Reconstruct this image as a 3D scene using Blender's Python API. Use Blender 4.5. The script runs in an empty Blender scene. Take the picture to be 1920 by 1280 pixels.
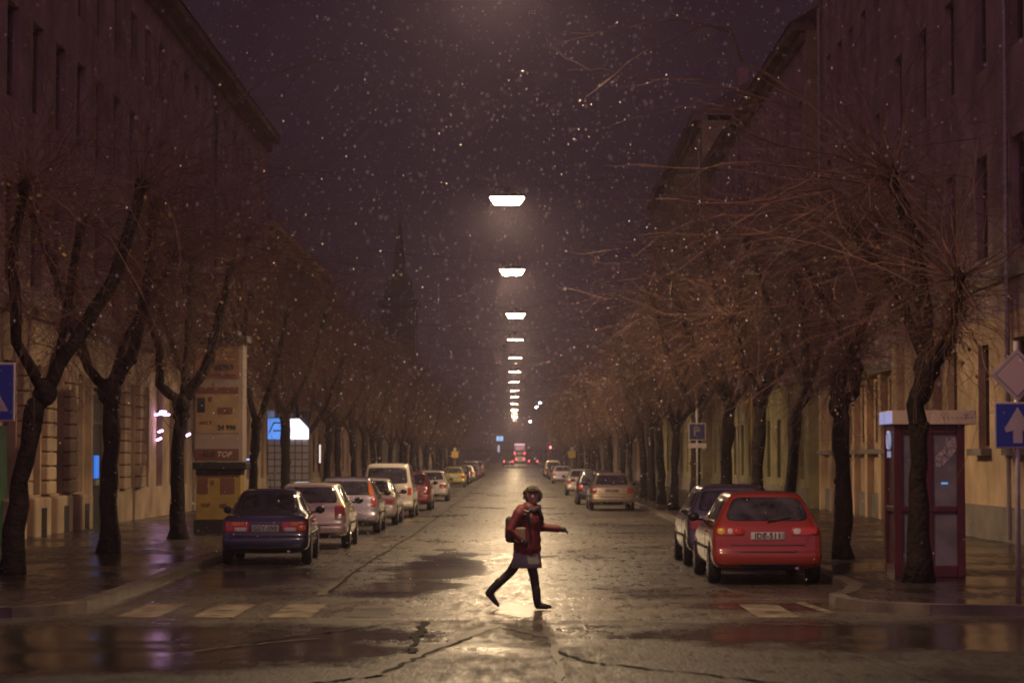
import bpy, bmesh, math, random
from mathutils import Vector, Matrix
from mathutils.bvhtree import BVHTree
R = math.radians
S = bpy.context.scene
COL = S.collection
rng = random.Random(7)

# ------------------------------------------------------------------ camera
F = 4533.0                      # focal length in photo pixels (85 mm, photo 1920 px wide)
VX, VY, EYE = 966.0, 861.0, 1.95
cam_d = bpy.data.cameras.new('camera')
cam = bpy.data.objects.new('camera', cam_d); COL.objects.link(cam)
cam.location = (0, 0, EYE)
cam.rotation_euler = (R(90) + math.atan((VY - 640) / F), 0, math.atan((VX - 960) / F))
cam_d.sensor_width = 36; cam_d.lens = 85.0
cam_d.clip_start = .5; cam_d.clip_end = 6000
cam_d.dof.use_dof = True; cam_d.dof.focus_distance = 42; cam_d.dof.aperture_fstop = 2.8
S.camera = cam

# ------------------------------------------------------------------ world: a dark, light-polluted night sky
W = bpy.data.worlds.new('World'); S.world = W; W.use_nodes = True
nt = W.node_tree; nt.nodes.clear()
wo = nt.nodes.new('ShaderNodeOutputWorld'); ad = nt.nodes.new('ShaderNodeAddShader')
sky = nt.nodes.new('ShaderNodeTexSky'); sky.sky_type = 'NISHITA'; sky.sun_disc = False
sky.sun_elevation = R(-6); sky.sun_rotation = R(200)
b1 = nt.nodes.new('ShaderNodeBackground'); b1.inputs[1].default_value = .05
b2 = nt.nodes.new('ShaderNodeBackground')
b2.inputs[0].default_value = (.0320, .0150, .0235, 1); b2.inputs[1].default_value = .95
wt = nt.nodes.new('ShaderNodeTexCoord'); wsx = nt.nodes.new('ShaderNodeSeparateXYZ'); wmr = nt.nodes.new('ShaderNodeMapRange')
wmr.inputs[1].default_value = .25; wmr.inputs[2].default_value = -.8; wmr.inputs[3].default_value = .74; wmr.inputs[4].default_value = 9.5   # added fill light: sky brightened behind the camera to lift the shadows
nt.links.new(wt.outputs['Generated'], wsx.inputs[0]); nt.links.new(wsx.outputs[1], wmr.inputs[0]); nt.links.new(wmr.outputs[0], b2.inputs[1])
nt.links.new(sky.outputs[0], b1.inputs[0]); nt.links.new(b1.outputs[0], ad.inputs[0])
nt.links.new(b2.outputs[0], ad.inputs[1]); nt.links.new(ad.outputs[0], wo.inputs[0])
LAMP_L = 2350.0                 # radiance of the street lamps
HAZE = .00095

S.view_settings.view_transform = 'Standard'; S.view_settings.look = 'None'
S.view_settings.exposure = 0; S.view_settings.gamma = 1
S.render.engine = 'CYCLES'
cy = S.cycles
cy.use_denoising = True; cy.max_bounces = 5; cy.diffuse_bounces = 2; cy.glossy_bounces = 3
cy.transmission_bounces = 3; cy.volume_bounces = 0; cy.transparent_max_bounces = 6
cy.sample_clamp_indirect = 4; cy.use_light_tree = True; cy.caustics_reflective = False
cy.caustics_refractive = False
S.render.film_transparent = False
cy.filter_width = 1.9

# ------------------------------------------------------------------ helpers
def gz(y):                      # the road climbs gently in the far distance
    return 0.0 if y < 300 else .010 * (y - 300)

def pix(px, py, y):             # a photo pixel seen at distance y -> world point
    return Vector(((px - VX) / F * y, y, EYE + (VY - py) / F * y))

class MB:
    def __init__(s): s.v = []; s.f = []
    def box(s, c, d, rz=0):
        n = len(s.v); a, b, e = d[0]/2, d[1]/2, d[2]/2; co, si = math.cos(rz), math.sin(rz)
        for z in (-e, e):
            for x, y in ((-a, -b), (a, -b), (a, b), (-a, b)):
                s.v.append((c[0]+x*co-y*si, c[1]+x*si+y*co, c[2]+z))
        s.f += [tuple(n+i for i in q) for q in ((3,2,1,0),(4,5,6,7),(0,1,5,4),(1,2,6,5),(2,3,7,6),(3,0,4,7))]
        return s
    def quad(s, *p):
        n = len(s.v); s.v += [tuple(q) for q in p]; s.f.append(tuple(range(n, n+len(p)))); return s
    def prism(s, poly, z0, z1):  # poly counter-clockwise in x,y
        n = len(s.v); k = len(poly)
        s.v += [(x, y, z0) for x, y in poly] + [(x, y, z1) for x, y in poly]
        s.f.append(tuple(n+k+i for i in range(k))); s.f.append(tuple(n+k-1-i for i in range(k)))
        for i in range(k):
            j = (i+1) % k; s.f.append((n+i, n+j, n+k+j, n+k+i))
        return s
    def plate(s, poly, y0, y1):  # an upright slab: poly in x,z, thickness along y
        n = len(s.v); k = len(poly)
        s.v += [(x, y0, z) for x, z in poly] + [(x, y1, z) for x, z in poly]
        s.f.append(tuple(n+i for i in range(k))); s.f.append(tuple(n+2*k-1-i for i in range(k)))
        for i in range(k):
            j = (i+1) % k; s.f.append((n+j, n+i, n+k+i, n+k+j))
        return s
    def tube(s, pts, rad, n=6, cap=True, sq=None):
        pts = [Vector(p) for p in pts]; b = len(s.v); m = len(pts)
        if not hasattr(rad, '__len__'): rad = [rad]*m
        up = Vector((0, 0, 1)); u = None
        for i, p in enumerate(pts):
            t = (pts[min(i+1, m-1)] - pts[max(i-1, 0)])
            t = t.normalized() if t.length > 1e-9 else Vector((0, 0, 1))
            if u is None:
                u = t.cross(up)
                if u.length < .05: u = t.cross(Vector((1, 0, 0)))
            else:
                u = u - t*u.dot(t)
            u.normalize(); w = t.cross(u)
            for k in range(n):
                a = 2*math.pi*k/n
                q = p + (u*math.cos(a) + w*math.sin(a))*rad[i]
                s.v.append(q[:])
        for i in range(m-1):
            for k in range(n):
                k2 = (k+1) % n
                s.f.append((b+i*n+k, b+i*n+k2, b+(i+1)*n+k2, b+(i+1)*n+k))
        if cap and n > 3:
            s.f.append(tuple(b+n-1-k for k in range(n))); s.f.append(tuple(b+(m-1)*n+k for k in range(n)))
        return s
    def ell(s, c, r, nu=12, nv=8):
        b = len(s.v)
        s.v.append((c[0], c[1], c[2]-r[2]))
        for i in range(1, nv):
            t = -math.pi/2 + math.pi*i/nv
            for k in range(nu):
                a = 2*math.pi*k/nu
                s.v.append((c[0]+r[0]*math.cos(t)*math.cos(a), c[1]+r[1]*math.cos(t)*math.sin(a), c[2]+r[2]*math.sin(t)))
        s.v.append((c[0], c[1], c[2]+r[2])); e = len(s.v)-1
        for k in range(nu): s.f.append((b, b+1+(k+1) % nu, b+1+k))
        for i in range(nv-2):
            for k in range(nu):
                k2 = (k+1) % nu
                s.f.append((b+1+i*nu+k, b+1+i*nu+k2, b+1+(i+1)*nu+k2, b+1+(i+1)*nu+k))
        for k in range(nu): s.f.append((e-nu+k, e-nu+(k+1) % nu, e))
        return s
    def mesh(s, name, m=None, smooth=False):
        me = bpy.data.meshes.new(name); me.from_pydata(s.v, [], s.f); me.update()
        if m: me.materials.append(m)
        if smooth: me.polygons.foreach_set('use_smooth', [True]*len(me.polygons))
        return me
    def build(s, name, m=None, parent=None, smooth=False, bevel=0):
        o = link(name, s.mesh(name, m, smooth), parent)
        if bevel:
            b = o.modifiers.new('bevel', 'BEVEL'); b.width = bevel; b.segments = 2; b.limit_method = 'ANGLE'
        return o

def link(name, data, parent=None):
    o = bpy.data.objects.new(name, data); COL.objects.link(o)
    if parent: o.parent = parent
    return o

def thing(name, label, cat, loc=(0,0,0), rz=0, group=None):
    o = link(name, None); o.location = loc; o.rotation_euler = (0, 0, rz); o.empty_display_size = .2
    return tag(o, label, cat, group)

def tag(o, label, cat, group=None):
    o['label'] = label; o['category'] = cat
    if group: o['group'] = group
    return o

def struct(o, kind='structure'): o['kind'] = kind; return o

def dup(o, parent):
    c = o.copy(); COL.objects.link(c); c.parent = parent
    for ch in list(o.children): dup(ch, c)
    return c

def baked(o):                   # replace an object's mesh by its modified mesh
    dg = bpy.context.evaluated_depsgraph_get(); dg.update()
    me = bpy.data.meshes.new_from_object(o.evaluated_get(dg))
    o.modifiers.clear(); o.data = me; return o

def textmesh(s, size, m, name='lettering', shear=0, bold=0, align='CENTER'):
    c = bpy.data.curves.new('t', 'FONT'); c.body = s; c.size = size; c.align_x = align; c.align_y = 'CENTER'
    c.shear = shear; c.offset = bold; c.extrude = .002; c.resolution_u = 2
    o = link('t', c); dg = bpy.context.evaluated_depsgraph_get(); dg.update()
    me = bpy.data.meshes.new_from_object(o.evaluated_get(dg)); me.name = name
    bpy.data.objects.remove(o); me.materials.clear(); me.materials.append(m)
    return me

def text_on(parent, s, size, m, loc, name='lettering', shear=0, bold=0, rz=0):   # upright, readable from -y
    o = link(name, textmesh(s, size, m, name, shear, bold), parent)
    o.location = loc; o.rotation_euler = (R(90), 0, rz); return o

# ------------------------------------------------------------------ materials
def mat(name, col, rough=.6, metal=0, spec=.5, coat=0, emit=None, es=0, noise=None, bump=None, trans=0, alpha=1):
    m = bpy.data.materials.new(name); m.use_nodes = True
    n = m.node_tree.nodes; l = m.node_tree.links; p = n['Principled BSDF']
    p.inputs['Base Color'].default_value = (*col, 1); p.inputs['Roughness'].default_value = rough
    p.inputs['Metallic'].default_value = metal; p.inputs['Specular IOR Level'].default_value = spec
    p.inputs['Coat Weight'].default_value = coat; p.inputs['Coat Roughness'].default_value = .06
    if trans: p.inputs['Transmission Weight'].default_value = trans
    if emit:
        p.inputs['Emission Color'].default_value = (*emit, 1); p.inputs['Emission Strength'].default_value = es
    tc = None
    if noise or bump: tc = n.new('ShaderNodeTexCoord')
    if noise:                   # (scale, darkest factor, lightest factor)
        t = n.new('ShaderNodeTexNoise'); t.inputs['Scale'].default_value = noise[0]; t.inputs['Detail'].default_value = 5
        l.new(tc.outputs['Object'], t.inputs['Vector'])
        r = n.new('ShaderNodeMapRange'); r.inputs[1].default_value = .3; r.inputs[2].default_value = .7
        r.inputs[3].default_value = noise[1]; r.inputs[4].default_value = noise[2]
        l.new(t.outputs[0], r.inputs[0])
        x = n.new('ShaderNodeMix'); x.data_type = 'RGBA'; x.blend_type = 'MULTIPLY'; x.inputs[0].default_value = 1
        x.inputs[6].default_value = (*col, 1); l.new(r.outputs[0], x.inputs[7]); l.new(x.outputs[2], p.inputs['Base Color'])
    if bump:                    # (scale, strength, distance)
        t = n.new('ShaderNodeTexNoise'); t.inputs['Scale'].default_value = bump[0]; t.inputs['Detail'].default_value = 4
        l.new(tc.outputs['Object'], t.inputs['Vector'])
        b = n.new('ShaderNodeBump'); b.inputs['Strength'].default_value = bump[1]; b.inputs['Distance'].default_value = bump[2]
        l.new(t.outputs[0], b.inputs['Height']); l.new(b.outputs[0], p.inputs['Normal'])
    return m

def asphalt(name, base, puddles, thr, rough_dry=.37, scale=(.35, .16, 1), fine=24):
    m = bpy.data.materials.new(name); m.use_nodes = True
    n = m.node_tree.nodes; l = m.node_tree.links; p = n['Principled BSDF']
    tc = n.new('ShaderNodeTexCoord'); sep = n.new('ShaderNodeSeparateXYZ'); l.new(tc.outputs['Object'], sep.inputs[0])
    def math_(op, a, b=None, clamp=False):
        q = n.new('ShaderNodeMath'); q.operation = op; q.use_clamp = clamp
        for i, x in enumerate((a, b)):
            if x is None: continue
            if isinstance(x, (int, float)): q.inputs[i].default_value = x
            else: l.new(x, q.inputs[i])
        return q.outputs[0]
    mp = n.new('ShaderNodeMapping'); mp.inputs['Scale'].default_value = scale; l.new(tc.outputs['Object'], mp.inputs[0])
    no = n.new('ShaderNodeTexNoise'); no.inputs['Scale'].default_value = 1; no.inputs['Detail'].default_value = 6
    no.inputs['Roughness'].default_value = .6; l.new(mp.outputs[0], no.inputs['Vector'])
    field = math_('SUBTRACT', no.outputs[0], thr)
    field = math_('MULTIPLY', field, 5.0)
    nw = n.new('ShaderNodeTexNoise'); nw.inputs['Scale'].default_value = 1.1; nw.inputs['Detail'].default_value = 8; nw.inputs['Roughness'].default_value = .65
    mq = n.new('ShaderNodeMapping'); mq.inputs['Scale'].default_value = (.7, .45, 1); l.new(tc.outputs['Object'], mq.inputs[0]); l.new(mq.outputs[0], nw.inputs['Vector'])
    wob = math_('ADD', math_('MULTIPLY', math_('SUBTRACT', no.outputs[0], .5), 1.6), math_('MULTIPLY', math_('SUBTRACT', nw.outputs[0], .5), 3.4))
    field = math_('ADD', field, math_('MULTIPLY', math_('SUBTRACT', nw.outputs[0], .5), 2.2))
    f6 = n.new('ShaderNodeTexNoise'); f6.inputs['Scale'].default_value = 1; f6.inputs['Detail'].default_value = 4; f6.inputs['Roughness'].default_value = .7
    m6 = n.new('ShaderNodeMapping'); m6.inputs['Scale'].default_value = (7, 1.1, 1); l.new(tc.outputs['Object'], m6.inputs[0]); l.new(m6.outputs[0], f6.inputs['Vector'])
    for cx, cy_, rx, ry in puddles:
        dx = math_('DIVIDE', math_('SUBTRACT', sep.outputs[0], cx), rx); dy = math_('DIVIDE', math_('SUBTRACT', sep.outputs[1], cy_), ry)
        e = math_('SUBTRACT', 1.0, math_('ADD', math_('MULTIPLY', dx, dx), math_('MULTIPLY', dy, dy)))
        e = math_('MULTIPLY', math_('ADD', e, math_('ADD', wob, math_('MULTIPLY', math_('SUBTRACT', f6.outputs[0], .5), 1.5))), 1.3)
        field = math_('MAXIMUM', field, e)
    wet = math_('ADD', field, .3, True)
    f2 = n.new('ShaderNodeTexNoise'); f2.inputs['Scale'].default_value = 1; f2.inputs['Detail'].default_value = 3; f2.inputs['Roughness'].default_value = .7
    m2 = n.new('ShaderNodeMapping'); m2.inputs['Scale'].default_value = (fine, fine*.14, fine); l.new(tc.outputs['Object'], m2.inputs[0]); l.new(m2.outputs[0], f2.inputs['Vector'])
    f3 = n.new('ShaderNodeTexNoise'); f3.inputs['Scale'].default_value = .9; f3.inputs['Detail'].default_value = 7
    l.new(tc.outputs['Object'], f3.inputs['Vector'])
    tone = math_('MULTIPLY', math_('ADD', math_('MULTIPLY', f2.outputs[0], 2.6), -.3), math_('ADD', math_('MULTIPLY', f3.outputs[0], 1.1), .45))
    tone = math_('MULTIPLY', tone, math_('SUBTRACT', 1.0, math_('MULTIPLY', wet, .45)))
    x = n.new('ShaderNodeMix'); x.data_type = 'RGBA'; x.blend_type = 'MULTIPLY'; x.inputs[0].default_value = 1
    x.inputs[6].default_value = (*base, 1); l.new(tone, x.inputs[7]); l.new(x.outputs[2], p.inputs['Base Color'])
    ro = math_('ADD', math_('ADD', math_('MULTIPLY', f3.outputs[0], .30), math_('MULTIPLY', f2.outputs[0], .30)), math_('ADD', math_('MULTIPLY', f6.outputs[0], 1.0), rough_dry-.78))
    ro = math_('ADD', math_('MULTIPLY', ro, math_('SUBTRACT', 1.0, wet)), math_('MULTIPLY', wet, .17))
    l.new(ro, p.inputs['Roughness'])
    p.inputs['Specular IOR Level'].default_value = .5
    f4 = n.new('ShaderNodeTexNoise'); f4.inputs['Scale'].default_value = 3.5; f4.inputs['Detail'].default_value = 2
    l.new(tc.outputs['Object'], f4.inputs['Vector'])
    h = math_('ADD', math_('MULTIPLY', math_('MULTIPLY', math_('ADD', f2.outputs[0], math_('MULTIPLY', f6.outputs[0], 1.0)), math_('SUBTRACT', 1.0, math_('MULTIPLY', wet, .97))), 1.0),
              math_('MULTIPLY', f4.outputs[0], .30))
    b = n.new('ShaderNodeBump'); b.inputs['Strength'].default_value = .5; b.inputs['Distance'].default_value = .014
    l.new(h, b.inputs['Height'])
    f5 = n.new('ShaderNodeTexNoise'); f5.inputs['Scale'].default_value = 1; f5.inputs['Detail'].default_value = 3   # settled, uneven surface
    m5 = n.new('ShaderNodeMapping'); m5.inputs['Scale'].default_value = (.035, .13, 1); l.new(tc.outputs['Object'], m5.inputs[0]); l.new(m5.outputs[0], f5.inputs['Vector'])
    bb = n.new('ShaderNodeBump'); bb.inputs['Strength'].default_value = 1; bb.inputs['Distance'].default_value = .42
    l.new(f5.outputs[0], bb.inputs['Height']); l.new(bb.outputs[0], b.inputs['Normal']); l.new(b.outputs[0], p.inputs['Normal'])
    return m

M = {}
M['asphalt'] = asphalt('wet_asphalt', (.068, .057, .047), [(-4.8, 26.0, 4.6, 4.0), (6.0, 27.2, 5.8, 2.7), (3.6, 32.2, 1.6, 1.0), (-4.4, 40, 1.3, 4.5), (-1.3, 44, .9, 10), (-1.6, 36.5, 1.0, 2.6)], .575)
M['junction'] = asphalt('junction_asphalt', (.050, .043, .037), [(-4.8, 26.0, 4.6, 4.0), (6.0, 27.2, 5.8, 2.7)], .60, .53)
M['pave'] = asphalt('wet_pavement', (.042, .032, .032), [], .455, .34, (.5, .3, 1), 16)
M['kerb'] = mat('kerb_stone', (.15, .125, .105), .38, noise=(2.2, .4, 1.2), bump=(30, .3, .01))
M['paint'] = mat('worn_white_paint', (.25, .21, .155), .40, noise=(2.6, .15, 1.15), bump=(60, .25, .01))
M['paintfaint'] = mat('worn_faint_paint', (.10, .085, .07), .36, noise=(1.6, .15, 1.2), bump=(60, .25, .01))
M['tar'] = mat('tar_seam', (.014, .012, .012), .75, spec=.1)
M['ridge'] = mat('asphalt_ridge', (.10, .085, .07), .5, noise=(6, .4, 1.2))
M['ground'] = mat('dark_ground', (.05, .045, .04), .8)
M['bark'] = mat('wet_bark', (.022, .015, .014), .8, spec=.2, noise=(5, .4, 1.5), bump=(14, 1, .06))
M['twig'] = mat('twig', (.18, .092, .066), .6, noise=(2, .5, 1.3))
M['leaf'] = mat('dead_leaf', (.46, .33, .10), .5, noise=(4, .4, 1.2))
M['leafred'] = mat('brown_leaf', (.34, .20, .08), .5, noise=(4, .4, 1.2))
M['black'] = mat('black_plastic', (.012, .012, .013), .45)
M['tyre'] = mat('tyre', (.015, .015, .016), .55, bump=(40, .3, .01))
M['rim'] = mat('alloy_rim', (.45, .45, .46), .3, metal=.8)
M['glass'] = mat('car_glass', (.026, .025, .028), .06, spec=.6, noise=(5, .25, 2.6), bump=(55, .10, .005))
M['chrome'] = mat('chrome', (.7, .7, .7), .18, metal=1)
M['plate'] = mat('number_plate', (.44, .41, .37), .4)
M['ink'] = mat('black_ink', (.02, .02, .02), .5)
M['ltred'] = mat('red_lens', (.45, .035, .02), .12, coat=1)
M['ltorange'] = mat('orange_lens', (.62, .16, .025), .12, coat=1)
M['ltyellow'] = mat('amber_lens', (.62, .40, .03), .12, coat=1)
M['ltclear'] = mat('clear_lens', (.55, .50, .48), .12, coat=1)
M['tail_on'] = mat('lit_tail_lamp', (.5, .02, .02), .3, emit=(1, .08, .10), es=7)
M['steel'] = mat('galvanised_steel', (.50, .46, .43), .4, metal=.15, noise=(6, .7, 1.1))
M['darksteel'] = mat('dark_steel', (.06, .06, .065), .4, metal=.5)
M['signwhite'] = mat('sign_white', (.55, .49, .46), .45, noise=(3, .8, 1.05))
M['signblue'] = mat('sign_blue', (.022, .055, .34), .35)
M['signyellow'] = mat('sign_yellow', (.62, .44, .10), .4)
M['signpale'] = mat('diamond_pale', (.60, .50, .42), .4)
M['lampglow'] = mat('lamp_glass', (.8, .8, .8), .3, emit=(1, .70, .40), es=LAMP_L)
M['lampdim'] = mat('lamp_glass_dim', (.5, .45, .45), .3, emit=(1, .7, .62), es=.5)
M['lampside'] = mat('lamp_glass_side', (.8, .8, .8), .3, emit=(1, .73, .42), es=36)
M['winframe'] = mat('window_frame', (.16, .11, .085), .5)
M['pane'] = mat('window_pane', (.014, .014, .018), .07, spec=.6)

def plaster(name, col, dark=.55):
    return mat(name, col, .75, noise=(.8, dark, 1.15), bump=(9, .3, .02))
M['cream'] = plaster('cream_plaster', (.60, .45, .30)); M['brown'] = plaster('brown_plaster', (.26, .17, .12))
M['ochre'] = plaster('ochre_plaster', (.74, .54, .33)); M['olive'] = plaster('olive_plaster', (.36, .32, .15))
M['grey'] = plaster('grey_plaster', (.30, .26, .22)); M['rose'] = plaster('rose_plaster', (.32, .20, .16))
M['unlit_upper'] = plaster('unlit_upper_plaster', (.46, .33, .32))  # darker upper-floor colour paints the lamp light fading up the facades
M['roof'] = mat('roof_tiles', (.10, .05, .04), .6, noise=(3, .6, 1.2))
M['shutter'] = mat('brown_red_shutter', (.17, .065, .045), .5, noise=(2, .7, 1.2))
M['stone'] = mat('church_stone', (.035, .028, .028), .9, spec=.1)

# ------------------------------------------------------------------ the ground
struct(MB().quad((-2500, -600, -.40), (2500, -600, -.40), (2500, 295, -.40), (-2500, 295, -.40)).quad((-2500, 295, -.40), (2500, 295, -.40), (2500, 4500, 20), (-2500, 4500, 20)).build('ground', M['ground']))
jb_ = MB().quad((-70, -40, 0), (70, -40, 0), (70, 29.55, 0), (-70, 29.55, 0)); struct(jb_.build('junction', M['junction']))
ys = [29.55, 32, 36, 40, 50, 60, 80, 100, 140, 200, 260, 300, 340, 380, 420, 480, 540, 600, 700]
rb = MB()
for a, b in zip(ys, ys[1:]):
    rb.quad((-70, a, gz(a)), (70, a, gz(a)), (70, b, gz(b)), (-70, b, gz(b)))
struct(rb.build('road', M['asphalt']))

def pavement(name, edge, xo):   # edge: kerb line, near to far; xo: outer edge under the houses
    far = [(edge[-1][0], y) for y in (300, 400, 500, 640)]
    line = edge + far
    t = MB(); k = MB(); sg = 1 if xo > 0 else -1
    # kerb ring, 0.22 m wide
    inner = []
    for i, p in enumerate(line):
        a = Vector(line[max(i-1, 0)]); b = Vector(line[min(i+1, len(line)-1)])
        d = (b-a).normalized(); nn = Vector((d.y, -d.x))*sg
        inner.append((p[0]+nn.x*.22, p[1]+nn.y*.22))
    H = .135
    for i in range(len(line)-1):
        (x0, y0), (x1, y1) = line[i], line[i+1]; (u0, v0), (u1, v1) = inner[i], inner[i+1]
        g0, g1 = gz(y0), gz(y1)
        top = [(x0, y0, g0+H), (x1, y1, g1+H), (u1, v1, g1+H), (u0, v0, g0+H)]
        face = [(x0, y0, g0-.05), (x1, y1, g1-.05), (x1, y1, g1+H), (x0, y0, g0+H)]
        if sg > 0: top.reverse(); face.reverse()
        k.quad(*top); k.quad(*face)
        q = [(u0, v0, g0+H-.004), (u1, v1, g1+H-.004), (xo, v1, g1+H-.004), (xo, v0, g0+H-.004)]
        if sg > 0: q.reverse()
        t.quad(*q)
    struct(t.build(name, M['pave'])); struct(k.build('kerb', M['kerb'], smooth=False))
pavement('pavement', [(-70, 29.9), (-9, 29.9), (-7, 29.85), (-6.2, 29.9), (-5.75, 30.3), (-5.5, 31.2), (-5.45, 33), (-5.5, 37), (-5.6, 42), (-5.6, 60), (-5.6, 120), (-5.6, 200)], -72)
pavement('pavement', [(70, 30.1), (9, 30.1), (6.5, 30.2), (5.2, 30.5), (4.5, 31.1), (4.22, 32), (4.25, 32.9), (4.6, 34), (4.88, 35.5), (4.95, 38), (4.95, 60), (4.95, 120), (4.95, 200)], 72)

# painted markings
z1 = .005
zb = MB(); zf = MB()
for x in (-4.95, -4.0, -3.05, 3.0): zb.quad((x, 30.0, z1), (x+.52, 30.0, z1), (x+.52, 32.7, z1), (x, 32.7, z1))
for x in (-2.1, -.25): zf.quad((x, 30.0, z1), (x+.52, 30.0, z1), (x+.52, 32.7, z1), (x, 32.7, z1))
struct(zb.build('zebra_crossing', M['paint'])); struct(zf.build('worn_crossing_stripe', M['paintfaint']))
mk = MB()
mk.quad((-2.88, 35.0, z1), (-2.74, 35.0, z1), (-2.74, 38.5, z1), (-2.88, 38.5, z1))
for y in (43, 49, 55, 61, 67): mk.quad((-3.0, y, z1), (-2.9, y, z1), (-2.9, y+.9, z1), (-3.0, y+.9, z1))
mk.quad((3.95, 30.8, z1), (4.1, 30.8, z1), (3.95, 33.2, z1), (3.8, 33.2, z1))
mk.quad((2.9, 33.75, z1), (4.4, 33.75, z1), (4.4, 33.9, z1), (2.9, 33.9, z1))
struct(mk.build('lane_marking', M['paint']))
def ribbon(pts, w, m, z, seed):
    r_ = random.Random(seed); g = []
    for (ax, ay), (bx, by) in zip(pts, pts[1:]):
        for i in range(8):
            t = i/8; g.append((ax+(bx-ax)*t+r_.uniform(-.03, .03), ay+(by-ay)*t+r_.uniform(-.08, .08)))
    g.append(pts[-1]); b = MB()
    L = []
    for i, p in enumerate(g):
        d = (Vector(g[min(i+1, len(g)-1)])-Vector(g[max(i-1, 0)])).normalized(); ww = w*r_.uniform(.4, 1.3)/2
        L.append(((p[0]-d.y*ww, p[1]+d.x*ww, z), (p[0]+d.y*ww, p[1]-d.x*ww, z)))
    for (a, b_), (c, d) in zip(L, L[1:]): b.quad(a, b_, d, c)
    return struct(b.build('road_seam', m))
def gp(px, py): y = F*EYE/(py-VY); return ((px-VX)/F*y, y)
for i, (pp, w, mm) in enumerate([
    ([(700,1262),(760,1236),(830,1208),(880,1188),(928,1170)], .16, 'ridge'), ([(700,1266),(762,1240),(832,1212),(884,1192)], .06, 'tar'),
    ([(928,1170),(975,1180),(1025,1192)], .13, 'ridge'),
    ([(1042,1217),(1090,1237),(1180,1248),(1280,1258),(1480,1282)], .07, 'tar'), ([(1015,1160),(1030,1195),(1042,1230),(1052,1290)], .10, 'ridge'),
    ([(797,1164),(783,1192),(772,1222)], .10, 'tar'), ([(430,1210),(560,1190),(690,1174),(797,1164)], .07, 'tar'), ([(620,1108),(700,1048),(780,1000),(860,940),(905,905)], .05, 'tar'),
    ([(300,1228),(450,1210),(600,1196)], .05, 'ridge'), ([(1100,1160),(1300,1166),(1500,1170),(1560,1172)], .05, 'ridge'), ([(560,1280),(720,1262)], .12, 'ridge')]):
    ribbon([gp(*q) for q in pp], w, M[mm], .006+.0012*i, i)

# ------------------------------------------------------------------ haze
hz = bpy.data.materials.new('haze'); hz.use_nodes = True; n = hz.node_tree.nodes; n.clear()
ho = n.new('ShaderNodeOutputMaterial'); pv = n.new('ShaderNodeVolumePrincipled')
pv.inputs['Color'].default_value = (.80, .70, .92, 1); pv.inputs['Density'].default_value = HAZE; pv.inputs['Anisotropy'].default_value = .80
hz.node_tree.links.new(pv.outputs[0], ho.inputs['Volume'])
struct(MB().box((0, 360, 22), (190, 800, 52)).build('haze', hz), 'stuff')

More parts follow.
